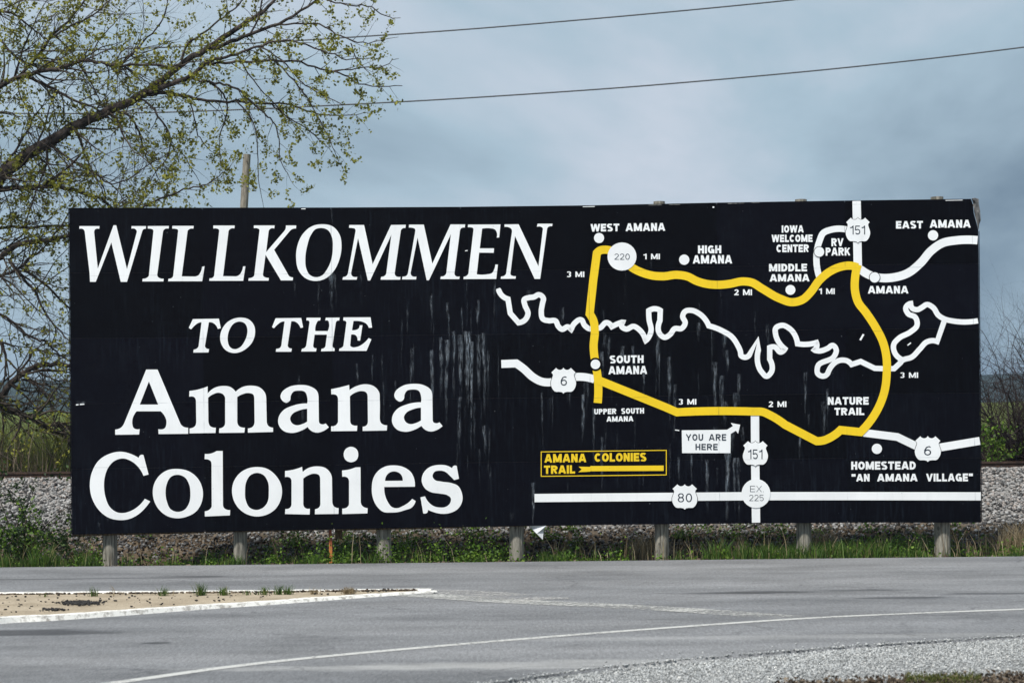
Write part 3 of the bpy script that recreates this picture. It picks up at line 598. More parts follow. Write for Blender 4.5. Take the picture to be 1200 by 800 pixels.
glyph(F11, "80,92 150,85* 190,65 248,65 250,550* 258,595* 280,612* 318,618 315,668 80,678 80,630 125,612* 145,580* 143,190* 135,160* 110,145* 78,142")
glyph(F11, "570,215* 660,230* 750,300* 800,400* 795,510* 740,610* 650,665* 565,678* 470,655* 380,580* 337,470* 345,370* 400,280* 480,230*", "570,270* 630,290* 670,350* 680,450* 665,550* 620,600* 565,617* 500,595* 465,530* 457,440* 470,350* 510,290*")
glyph(F11, "832,252 910,240* 992,213 997,262 1050,225* 1141,209* 1208,223* 1254,266* 1272,323* 1275,532* 1288,580* 1335,600 1333,654 1112,657 1114,610 1150,594* 1164,560* 1162,332* 1150,290* 1112,277* 1055,290* 1003,323 1003,560* 1018,596* 1065,605 1063,660 832,655 835,608 880,595* 893,560* 893,350* 882,318* 832,310")
F12 = (350, 520, 8.42)
glyph(F12, "428,260 500,250* 560,230 610,228 612,560* 622,602* 680,632 678,683 430,690 430,635 475,625* 497,590* 497,370* 485,335* 430,322", "516,27* 572,52* 588,103* 572,155* 516,179* 462,155* 444,103* 462,52*")
F13 = (420, 520, 8.42)
glyph(F13, "350,210* 440,225* 520,280* 552,350* 557,420 255,423 260,490* 290,570* 330,620* 380,632* 440,610* 490,580* 530,540 565,562 520,630* 470,648* 380,672* 320,675* 250,670* 180,610* 140,520* 132,430* 150,330* 200,260* 270,220*", "263,363 285,300* 320,275* 360,270* 410,290* 435,330* 437,362")
glyph(F13, "800,205* 870,212* 925,238 940,215* 970,215 992,342 945,355 900,310* 860,275* 800,262* 750,275* 732,320* 750,350* 820,370* 920,385* 980,410* 1020,480* 1025,560* 980,640* 900,680* 820,687* 740,670* 685,648 680,675* 640,683 612,525 658,515 690,570* 740,610* 800,625* 870,615* 910,570* 910,530* 880,505* 800,488* 720,475* 660,440* 625,370* 640,290* 690,235*")

def stroke(name, pts, w, off, mat, roundcap=False, label=None):
    P = outline(pts, closed=False, n=8); P = [Vector(p) for i, p in enumerate(P) if i == 0 or (Vector(p) - Vector(P[i - 1])).length > 0.05]
    if roundcap:
        for end in (0, -1):
            d = (P[0] - P[1]).normalized() if end == 0 else (P[-1] - P[-2]).normalized()
            (P.insert(0, P[0] + d * w * 0.30) if end == 0 else P.append(P[-1] + d * w * 0.30))
    n = len(P); mb = MB(); o0 = board.matrix_world.translation
    for i, p in enumerate(P):
        d1 = (p - P[i - 1]).normalized() if i else (P[1] - p).normalized(); d2 = (P[i + 1] - p).normalized() if i < n - 1 else d1
        t = d1 + d2
        t = t.normalized() if t.length > 0.15 else d1
        q = Vector((-t.y, t.x)); k = min(1.35, 1 / max(0.3, q.dot(Vector((-d1.y, d1.x)))))
        hw = w / 2 * (0.72 if roundcap and i in (0, n - 1) else 1) * k; z = off + 0.0018 * i / n
        for s in (-1, 1):
            e = p + q * hw * s; mb.v.append(tuple(sp(e.x, e.y, z)))
    mb.t = [0.5] * len(mb.v); mb.f = [(2 * i, 2 * i + 2, 2 * i + 3, 2 * i + 1) for i in range(n - 1)]
    return mb.build(name, mat, board, label=label)
def conv(fr, s):
    ox, oy, k = fr; return [(ox + x / k, oy + y / k, f) for x, y, f in parse(s)]
R1, R2, R3, R4 = (575, 325, 7.5), (720, 345, 7.5), (850, 370, 7.5), (990, 340, 7.275)
riv = conv(R1, "70,110 105,165* 152,190 172,315 245,398 300,375* 328,320* 300,240* 295,195* 335,178* 380,172* 425,152* 462,180* 455,230* 445,300* 460,365* 510,380* 570,382* 595,430* 625,455* 680,435* 708,460 740,400* 795,372* 825,420* 865,450* 920,450* 960,443* 1020,397* 1065,432 1110,410* 1165,390") + \
      conv(R2, "62,275* 100,303* 170,280* 220,310* 275,408 322,320* 305,220* 302,142 355,125* 403,140 400,230 402,350* 440,376* 490,350* 530,300* 590,298* 622,250* 600,190* 620,150* 680,140* 740,165* 830,275 960,325* 1030,370* 1080,440* 1110,520*") + \
      conv(R3, "135,340* 175,364* 210,345 285,210 290,300 325,500* 362,530* 400,500* 390,380 390,278 430,272* 490,318* 523,290 440,150* 440,115* 500,83* 555,105* 635,245 740,248* 800,235 800,280* 780,300 830,308* 900,285* 945,260* 975,300* 960,350* 810,450* 815,510* 870,528* 900,505 1010,390* 1070,395*") + \
      conv(R4, "58,632 135,607 255,665 340,668 420,668 480,612")
stroke('river_line', riv, 6.2, 0.005, W_, True)
stroke('river_line', conv(R4, "470,618 490,598* 570,570* 640,500* 700,440* 760,430* 787,437 850,255"), 6.2, 0.0072, W_, True)
stroke('river_line', conv(R4, "492,592 430,540* 418,460* 460,410* 560,355* 615,300* 600,230* 540,200* 520,150* 562,112 572,150* 620,165* 660,145* 700,122* 750,145* 800,215* 850,245* 920,262* 1135,260"), 6.2, 0.0094, W_)
SF, HF, EF, RF = (580, 410, 6), (985, 500, 7.06), (1010, 250, 8), (895, 230, 6.157)
stroke('road_line', conv(SF, "45,98 150,94 200,130* 270,192* 330,222* 400,225"), 9.3, 0.005, W_)
stroke('road_line', conv(SF, "555,190 630,190* 700,206"), 9.3, 0.005, W_)
stroke('road_line', conv(HF, "190,48 470,83 640,165"), 9.0, 0.005, W_)
stroke('road_line', conv(HF, "810,172 1152,115"), 9.3, 0.005, W_)
stroke('road_line', conv(EF, "1084,252 880,254* 760,277* 650,350* 550,465* 430,560* 300,600* 180,605* 110,592* 0,535 -50,508"), 9.8, 0.005, W_)
stroke('road_line', conv(RF, "610,243 480,243* 430,265* 403,320* 403,590"), 7.4, 0.005, W_)
stroke('road_line', [(1003.8, 235.5, False), (1004.2, 255, False), (1005.2, 312, False)], 9.9, 0.0072, W_)
stroke('road_line', [(884.7, 486, False), (885, 540, False), (886, 612, False)], 9.8, 0.005, W_)
stroke('road_line', [(626.4, 583.2, False), (692, 582.6, False), (885, 581, False), (1000, 580.9, False), (1149.4, 581.2, False)], 9.7, 0.0072, W_)
WF, GF, NF, YF = (655, 255, 8), (790, 280, 8.57), (920, 430, 7.06), (780, 455, 7.5)
yel = [(700.4, 472, False), (700.2, 440, True), (697.8, 426, True), (695.6, 405, True), (697.0, 388, True), (695.5, 376, True), (691, 367.7, False), (695.3, 328, False), (699.5, 296.5, False), (703, 293.6, True), (710, 292.6, True), (728, 301, True), (741, 313.7, True), (752.5, 319.4, True), (765, 322.9, True), (777.5, 323.7, True),
       (793, 322, True), (805.2, 323.8, True), (816.8, 329.4, True), (828.5, 332.7, True), (841.3, 333.7, True), (855.3, 332.5, True), (870.5, 329.7, True), (881, 331, True), (893, 338, True), (914, 349.8, True), (928, 354, True), (940.5, 351, True), (950.2, 342, True), (960, 328.6, True), (973, 317.9, True), (986, 312.4, True), (996, 311.2, True), (1005, 313.2, False)]
stroke('trail_line', yel, 9.5, 0.010, Y_)
yel2 = [(1005.2, 310, False), (1002.0, 326, True), (1002.2, 342, True), (1005.5, 353.7, True), (1014.7, 366, True), (1025.7, 382.6, True), (1035.2, 402, True), (1039, 420, True), (1039.2, 436, True), (1036.2, 459.7, True), (1027.6, 481, True), (1008.5, 506.0, False), (985, 503.6, False), (973.8, 512, True), (965.3, 515.7, True), (957, 516.6, False), (920, 497.4, False), (902, 486, True), (893.7, 482.4, True), (884, 482, True), (793.3, 482.8, False), (780, 477, False), (702, 445.5, False)]
stroke('trail_line', yel2, 9.5, 0.0122, Y_)

def disc(name, cx, cy, rx, ry, off, mat, label=None, n=28):
    me = curve_mesh([[(cx + rx * math.cos(2 * math.pi * k / n), cy + ry * math.sin(2 * math.pi * k / n)) for k in range(n)]]); return paint(name, me, off, mat, label=label)
for cx, cy, r, ring in ((702, 278.9, 5.9, 0), (801.8, 304.3, 6.0, 0), (926.3, 339.6, 5.8, 0), (960.1, 295.1, 5.8, .7), (1025, 325, 6.0, .7), (1093.4, 275.8, 6.0, 0), (697.8, 426.7, 5.6, 2.2), (1027.6, 525.6, 6.0, 0)):
    if ring: disc('dot_rim', cx, cy, r + ring, r + ring, 0.015, M['black'])
    disc('town_dot', cx, cy, r, r, 0.017, W_)
SH = "0,-1 -0.10,-0.88* -0.30,-0.82* -0.58,-0.98 -0.97,-0.62 -0.84,-0.45* -0.90,-0.20* -1.0,0.15* -0.93,0.52* -0.66,0.84* -0.30,0.86* -0.10,0.90 0,1.0"
sh = parse(SH); sh = sh + [(-x, y, f) for x, y, f in sh[-2:0:-1]]; sho = outline(sh)
def arc(cx, cy, rx, ry, a0, a1, n=12):
    return [(cx + rx * math.cos(math.radians(a0 + (a1 - a0) * k / n)), cy + ry * math.sin(math.radians(a0 + (a1 - a0) * k / n))) for k in range(n + 1)]
def glyph_strokes(ch, t):            # centre lines in a box w wide and 1 high, y down
    h = t / 2; Wd = {'I': t, 'M': .98, 'W': 1.15, 'A': .88, '"': .5, ' ': .42, '.': t, 'L': .62, 'E': .66, 'F': .6, 'T': .72, 'V': .84, 'Y': .84, 'O': .80, 'G': .80, 'C': .76, 'X': .74, '1': .36 + h, 'R': .76, 'P': .70, 'K': .80}.get(ch, .72)
    if ch.isdigit() and ch != '1': Wd = .64
    l, r, T, B, c, m = h, Wd - h, h, 1 - h, Wd / 2, .5
    G = {
     'A': [[(h * .9, 1.02), (c - .03, -.02)], [(Wd - h * .9, 1.02), (c + .03, -.02)], [(Wd * .24, .70), (Wd * .76, .70)]],
     'C': [arc(c, m, c - h, m - h, -42, -318, 16)], 'O': [arc(c, m, c - h, m - h, -90, 270, 20)], '0': [arc(c, m, c - h, m - h, -90, 270, 20)],
     'G': [arc(c, m, c - h, m - h, -42, -360, 18), [(c, .56), (r, .56)], [(r, .5), (r, 1)]],
     'D': [[(l, 0), (l, 1)], [(l, T)] + arc(Wd * .42, m, r - Wd * .42, m - h, -90, 90, 12) + [(l, B)]],
     'E': [[(l, 0), (l, 1)], [(l, T), (Wd, T)], [(l, .5), (Wd * .92, .5)], [(l, B), (Wd, B)]],
     'H': [[(l, 0), (l, 1)], [(r, 0), (r, 1)], [(l, .5), (r, .5)]], 'I': [[(l, 0), (l, 1)]],
     'K': [[(l, 0), (l, 1)], [(r - .02, -.02), (l, .66)], [(Wd * .40, .38), (r, 1.02)]],
     'L': [[(l, 0), (l, 1)], [(l, B), (Wd, B)]],
     'M': [[(l, 0), (l, 1)], [(r, 0), (r, 1)], [(l + h * .2, -.02), (c, .92)], [(r - h * .2, -.02), (c, .92)]],
     'N': [[(l, 0), (l, 1)], [(r, 0), (r, 1)], [(l, -.02), (r, 1.02)]],
     'P': [[(l, 0), (l, 1)], [(l, T)] + arc(Wd * .5, .31, r - Wd * .5, .31 - h, -90, 90, 10) + [(l, .62 - h)]],
     'R': [[(l, 0), (l, 1)], [(l, T)] + arc(Wd * .5, .30, r - Wd * .5, .30 - h, -90, 90, 10) + [(l, .60 - h)], [(Wd * .45, .5), (r, 1.02)]],
     'S': [arc(c, .27, c - h, .27 - h * .6, -25, -250, 12)[:-1] + [(c, .5)] + arc(c, .73, c - h, .27 - h * .6, -70, 155, 12)],
     'T': [[(0, T), (Wd, T)], [(c, 0), (c, 1)]], 'U': [[(l, 0)] + arc(c, 1 - c + .0, c - h, c - h, 180, 0, 12) + [(r, 0)]],
     'V': [[(h * .9, -.02), (c, 1.02)], [(Wd - h * .9, -.02), (c, 1.02)]],
     'W': [[(h * .8, -.02), (Wd * .27, 1.02)], [(c, -.02), (Wd * .27, 1.02)], [(c, -.02), (Wd * .73, 1.02)], [(Wd - h * .8, -.02), (Wd * .73, 1.02)]],
     'X': [[(h * .8, -.02), (Wd - h * .8, 1.02)], [(Wd - h * .8, -.02), (h * .8, 1.02)]],
     'Y': [[(h * .8, -.02), (c, .6)], [(Wd - h * .8, -.02), (c, .6)], [(c, .5), (c, 1)]],
     '"': [[(.12, 0), (.12, .34)], [(.38, 0), (.38, .34)]], '.': [[(h, 1 - t), (h, 1)]], ' ': [],
     '1': [[(Wd - h, 0), (Wd - h, 1)], [(Wd - h, T * .6), (Wd * .55, .20), (0, .24)]],
     '2': [arc(c, .30, c - h, .30 - h, -165, 25, 12) + [(l + h * .3, B)], [(0, B), (Wd, B)]],
     '3': [arc(c, .27, c - h, .27 - h * .6, -155, 80, 12), arc(c, .73, c - h, .27 - h * .6, -80, 155, 12)],
     '5': [[(r, T), (l + .04, T), (l, .50)], [(l, .50)] + arc(c, .68, c - h, .32 - h, -130, 150, 14)],
     '6': [arc(c, .68, c - h, .32 - h, -90, 270, 18), [(l, .70), (l + .01, .45), (Wd * .34, .16), (Wd * .7, .05), (r, .14)]],
     '8': [arc(c, .26, c - h - .03, .26 - h * .7, -90, 270, 16), arc(c, .72, c - h, .28 - h * .7, -90, 270, 16)]}
    return G[ch], Wd
def text(name, txt, x0, y0, x1, y1, mat, off=0.006, bold=0.24, parent=None, slope=0.0):
    gap = .10 + (.06 if bold < .2 else 0); X = 0; S = []; wi = 0
    for ch in txt:
        st, wd = glyph_strokes(ch, bold)
        if ch == ' ': wi += 1
        for q in st: S.append((wi, [(X + a, b) for a, b in q]))
        X += wd + gap
    X -= gap; H = y1 - y0; sx = (x1 - x0) / X
    for w_ in range(wi + 1):
        mb = MB(); k = 0
        for iw, q in S:
            if iw != w_: continue
            P = [Vector((a, b)) for i, (a, b) in enumerate(q)]; n = len(P); b0 = len(mb.v); z = off + 0.00012 * (k % 16); k += 1; closed = (P[0] - P[-1]).length < 1e-4
            for i, p in enumerate(P):
                pv = P[i - 1] if i else (P[-2] if closed else None); nx_ = P[i + 1] if i < n - 1 else (P[1] if closed else None)
                d1 = (p - pv).normalized() if pv is not None else (nx_ - p).normalized(); d2 = (nx_ - p).normalized() if nx_ is not None else d1
                tt = (d1 + d2).normalized(); nn = Vector((-tt.y, tt.x)); kk = min(1.3, 1 / max(.4, nn.dot(Vector((-d1.y, d1.x)))))
                for sg in (-1, 1):
                    e = p + nn * (bold / 2 * kk * sg); e.y = min(1, max(0, e.y)); u = e.x / X
                    mb.v.append(tuple(sp(x0 + e.x * sx, y0 + e.y * H - slope * (u - 0.5), z + 0.00004 * i)))
            mb.f += [(b0 + 2 * i, b0 + 2 * i + 2, b0 + 2 * i + 3, b0 + 2 * i + 1) for i in range(n - 1)]
        mb.t = [.5] * len(mb.v)
        me_o = mb.build(name, mat, board)
        if parent is not None: me_o.parent = parent
def shield(cx, cy, w, h, txt, box):
    me = curve_mesh([[(cx + x * (w / 2 + .6), cy + y * (h / 2 + .6)) for x, y in sho]]); paint('shield_rim', me, 0.015, M['black'])
    me = curve_mesh([[(cx + x * w / 2, cy + y * h / 2) for x, y in sho]]); s = paint('route_shield', me, 0.017, W_)
    text('shield_number', txt, *box, D_, 0.019, 0.115, s)
shield(660.3, 445.8, 29.5, 30.5, '6', (657, 440.6, 664.4, 451.6))
shield(1087.3, 525.8, 30.5, 30.5, '6', (1082.9, 522.2, 1091.2, 533.3))
shield(1005.4, 269.8, 28.6, 30, '151', (996.2, 264.4, 1013.8, 274.8))
shield(885.2, 531.2, 29.4, 30, '151', (876.6, 526.3, 893.5, 537.6))
shield(802.4, 581.8, 29.6, 30, '80', (794.2, 577.6, 811, 588))
c220 = disc('route_circle', 728.9, 300.6, 17, 16.5, 0.017, W_); text('shield_number', '220', 720, 297.2, 738, 304.3, D_, 0.019, 0.10, c220)
cex = disc('exit_circle', 885.9, 577.9, 16.9, 17, 0.017, W_); text('exit_word', 'EX.', 879, 568.9, 894.9, 576.1, D_, 0.019, 0.085, cex); text('exit_number', '225', 878, 579.4, 894.9, 586.6, D_, 0.019, 0.085, cex)
for t, *b in (('WEST', 692.3, 262.3, 725.8, 271.2), ('AMANA', 733.2, 261.5, 779.5, 270.8), ('HIGH', 818, 287.6, 845.2, 296.9), ('AMANA', 811.9, 299, 857.9, 308.8),
              ('IOWA', 916.1, 264.1, 941.8, 272.6), ('WELCOME', 904.4, 275, 952.2, 283.6), ('CENTER', 909.9, 286.5, 947.8, 295.5), ('RV', 974.3, 279.2, 988.4, 288.5), ('PARK', 967.6, 290.1, 996.5, 299.5),
              ('MIDDLE', 901.2, 309.1, 945.8, 318), ('AMANA', 902, 321.2, 948.6, 329.8), ('AMANA', 1017.1, 335, 1064.5, 343.9), ('EAST', 1050, 259, 1081.5, 267.8), ('AMANA', 1089.6, 257.6, 1137.5, 266.9),
              ('SOUTH', 714.5, 416.3, 754.2, 425.4), ('AMANA', 713, 428.7, 758.3, 438.3), ('UPPER', 696.3, 478.7, 722.2, 485.1), ('SOUTH', 728, 478, 754.7, 484.5), ('AMANA', 710.8, 487.5, 742.2, 493.7),
              ('NATURE', 970, 465, 1018, 474), ('TRAIL', 977.8, 477.5, 1012.8, 486.2), ('HOMESTEAD', 997.5, 540.4, 1073.1, 549.9), ('"AN', 998, 555, 1019, 563.8), ('AMANA', 1027.9, 554.8, 1075.2, 563.7), ('VILLAGE"', 1085.3, 554.5, 1140, 563.7)):
    text('place_name', t, *b, W_, 0.006, 0.25, slope=0.5 if b[0] < 800 else 0.2)
for t, *b in (('3 MI', 664, 318.1, 684.8, 324.7), ('1 MI', 754.1, 297.3, 773.3, 303.8), ('2 MI', 860.4, 339, 881.2, 345.9), ('1 MI', 959.6, 337.8, 978.2, 344.6), ('3 MI', 1054.6, 436.2, 1075.9, 442.6), ('3 MI', 795, 467.3, 816, 473.8), ('2 MI', 900.7, 470, 921.6, 476.7)):
    text('distance_note', t, *b, W_, 0.006, 0.20)
for t, *b in (('AMANA', 638, 531.5, 687, 541.6), ('COLONIES', 696.8, 530.5, 757.4, 540.5), ('TRAIL', 637.5, 545, 673.9, 554.7)):
    text('legend_word', t, *b, Y_, 0.006, 0.25, slope=0.5)
CF = (625, 515, 7.06)
for a, b in (("62,100", "1104,87"), ("1100,84", "1100,293"), ("1104,290", "62,302"), ("65,305", "65,97")):
    stroke('legend_border', conv(CF, a + ' ' + b), 0.95, 0.005 + (0.0021 if b in ("1100,293", "65,97") else 0), Y_)
me = curve_mesh([[(625 + x / 7.06, 515 + y / 7.06) for x, y in outline(parse("375,222 470,224 472,217 1078,213 1078,257 472,260 470,263 372,268 400,245"))]]); paint('legend_arrow', me, 0.005, Y_)
me = curve_mesh([[(780 + x / 7.5, 455 + y / 7.5) for x, y in outline(parse("142,367 540,362 592,330 572,302 655,318 637,397 618,370 572,398 570,567 145,567"))]]); yb = paint('location_arrow', me, 0.005, W_)
text('location_word', 'YOU', 803.7, 508.3, 824, 516, D_, 0.008, 0.19, yb); text('location_word', 'ARE', 830.7, 508.3, 851, 516, D_, 0.008, 0.19, yb); text('location_word', 'HERE', 815, 519.7, 841, 527, D_, 0.008, 0.19, yb)

for q in ("1007,398 1011,391 1013,392 1009,399", "1063,404 1067,401 1068,402 1064,405", "89,473.5 92,473 92,474.6 89,474.8", "93.5,472.8 98.5,472.6 99,474 93.5,474.4", "791,503 796,503.6 796,504.8 791,504", "835,242 837,242 837,243.6 835,243.6",
          "760,239.9 775,239.6 776,240.6 760,240.8", "784,239.4 797,239.2 797,240 784,240.3", "853,238.0 872,237.4 872,238.6 853,239", "880,237.4 890,237.2 890,237.8 880,238", "683,242.0 697,241.6 697,242.4 683,242.8", "353,244.4 358,244.2 358,245.2 353,245.2", "1108,234.6 1128,234.2 1128,234.9 1108,235.3", "545,293.5 548,293 548,294 545,294.4"):
    me = curve_mesh([[(x, y) for x, y in outline(parse(q))]]); paint('paint_chip', me, 0.004, M['torn'] if '240' in q or '237' in q else W_)
# streaks running down the face
ST = [(373,323,372,3,.3),(387.6,318,366,7,.5),(389,245,330,3,.15),(506,346,392,4,.35),(524.6,354,392,4,.35),(541,360,395,2.5,.3),(560.7,351,395,4,.4),(482,408,492,4,.4),(506,410,490,6,.5),(517,395,470,6,.55),(524,398,500,7,.6),(532,388,470,6,.5),(539,392,470,8,.7),(548,388,480,9,.85),(553,400,526,5,.8),(561,392,470,7,.65),(567,390,490,6,.6),(572,410,480,4,.45),(539,465,540,6,.45),(567.7,498,540,5,.55),
      (418,426,462,5,.35),(437,415,450,4,.25),(625,565,616,5,.7),(635,460,528,3,.4),(668,440,480,4,.3),(683.7,462,520,6,.55),(696,478,560,4,.45),(705.6,412,446,6,.45),(713,395,425,6,.5),(730,405,440,7,.4),(742,405,452,5,.4),(784,418,503,6,.5),(791,450,520,4,.4),(705.6,512,576,5,.4),(837.6,424,492,7,.5),(846,440,500,6,.45),(853,530,612,9,.65),(861,536,600,5,.5),(865,536,614,5,.45),
      (828.8,538,604,6,.5),(841,548,570,3,.35),(810,532,566,4,.5),(795,535,566,4,.35),(819,378,400,6,.45),(849,385,420,7,.5),(852,410,440,5,.4),(866,438,480,6,.3),(944,436,490,5,.5),(948,485,503,4,.3),(964.6,470,528,6,.4),(969.6,455,505,4,.35),(937.7,512,540,4,.45),(770,400,430,5,.35),(772,385,470,4,.35),(755,435,470,4,.3),(659.5,360,385,5,.35),(708,390,412,6,.4),(900,380,420,5,.25),(850,470,500,8,.35),(862,460,498,6,.35),(870,500,528,6,.35),(857,505,530,12,.35),(838,500,508,9,.35),
      (126,598,612,5,.35),(116,612,622,4,.3),(95,470,474,14,.5),(355,470,520,4,.25),(350,440,470,5,.25),(345,330,350,3,.2),(620,340,400,8,.12),(600,600,612,8,.15)]
for _ in range(70):
    x = random.choice((random.uniform(330, 900), random.gauss(545, 40), random.gauss(780, 80))); y = random.uniform(300, 560); ST.append((x, y, min(612, y + random.uniform(15, 90)), random.uniform(1.5, 4), random.uniform(.06, .20)))
mb = MB()
for i, (x, y0, y1, w, s) in enumerate(ST):
    if y0 > 613: continue
    off = 0.0028 + 0.0000012 * i; n = 8; wv_ = random.uniform(0, 50)
    for k in range(n + 1):
        t = k / n; hw = w / 2 * (1.0 - 0.55 * t); xx = x + 1.2 * math.sin(i * 1.7) * t + 1.1 * mnoise.noise(Vector((wv_, t * 3, 0))) * min(1, (y1 - y0) / 40); hw *= 1 + .5 * mnoise.noise(Vector((wv_, t * 5, 7))); a = s * min(1, (1 - t) * 1.6) * (0.65 if k == 0 else 1)
        for q, al in ((-1, 0), (-0.3, a * .75), (0.3, a * .75), (1, 0)): mb.v.append(tuple(sp(xx + q * hw, y0 + (y1 - y0) * t, off))); mb.t.append(al)
    b = len(mb.v) - 4 * (n + 1)
    for k in range(n):
        for j in range(3): mb.f.append((b + 4 * k + j, b + 4 * k + j + 1, b + 4 * k + 4 + j + 1, b + 4 * k + 4 + j))
mb.build('drip_stain', M['streak'], board, kind='stuff')

# rags, stake
film = sp(628, 616, -0.02)
mb = MB(); q = [(620, 615.5), (640, 615.5), (637, 622), (636, 632), (629, 625), (623, 619)]
for o_ in (0.0, -0.03):
    mb.v += [tuple(sp(x, y, -0.03 + o_ + 0.03 * math.sin(i * 2.1))) for i, (x, y) in enumerate(q)]
mb.t = [0.5] * 12; mb.f = [(0, 5, 4, 3, 2, 1), (6, 7, 8, 9, 10, 11)] + [(k, (k + 1) % 6, 6 + (k + 1) % 6, 6 + k) for k in range(6)]
tag(mb.build('plastic_rag', M['film']), 'torn white plastic rag hanging under the bottom edge of the billboard', 'rag')
a, b = sp(388, 662, -0.15), sp(387, 616, -0.15)
mb = MB(); z0 = -0.35
for (dx, dy) in ((0, 0),): 
    mb.tube([(a.x, a.y, z0), (a.x + 0.0, a.y, 0.1), (b.x, b.y, b.z)], [0.034, 0.033, 0.031], 5, True)
tag(mb.build('marker_stake', M['stake']), 'thin rusty orange steel stake standing under the billboard', 'stake')

# ------------------------------------------------------------------ trees
class Tree:
    def __init__(s, lim=1e9): s.lim = lim; s.wood = MB(); s.twig = MB(); s.lp = []; s.ls = []
    def grow(s, p, d, length, r, level, leafy=1.0, droop=0.0, step=0.22, kids=1.0, col=None):
        n = max(3, int(length / step)); pts = [p.copy()]; rad = [r]; d = d.normalized()
        lim_ = s.lim
        for i in range(n):
            if p.x > lim_ and len(pts) > 1: break
            d = (d + Vector((random.gauss(0, .16), random.gauss(0, .16), random.gauss(0, .16) - droop * 0.08))).normalized()
            p = p + d * (length / n); pts.append(p.copy()); rad.append(r * (1 - 0.75 * (i + 1) / n))
            if level > 0 and i > 0 and random.random() < 0.62 * kids:
                ax = Vector((random.gauss(0, 1), random.gauss(0, 0.8), random.gauss(0, 1))); ax = (ax - d * ax.dot(d)).normalized()
                s.grow(p, d * 0.75 + ax * random.uniform(0.5, 0.9), length * random.uniform(0.35, 0.65), rad[-1] * 0.6, level - 1, leafy, droop, step, kids)
            if leafy and (level <= 1 and random.random() < 0.75 * leafy or i == n - 1):
                for _ in range(random.randint(3, 6) if leafy > 0.3 or random.random() < .3 else 0):
                    s.lp.append((p.x + random.gauss(0, .05), p.y + random.gauss(0, .05), p.z - 0.02 + random.gauss(0, .05))); s.ls.append(random.uniform(0.034, 0.096))
        s.twig.tube(pts, rad, 3 if level < 2 else 4)
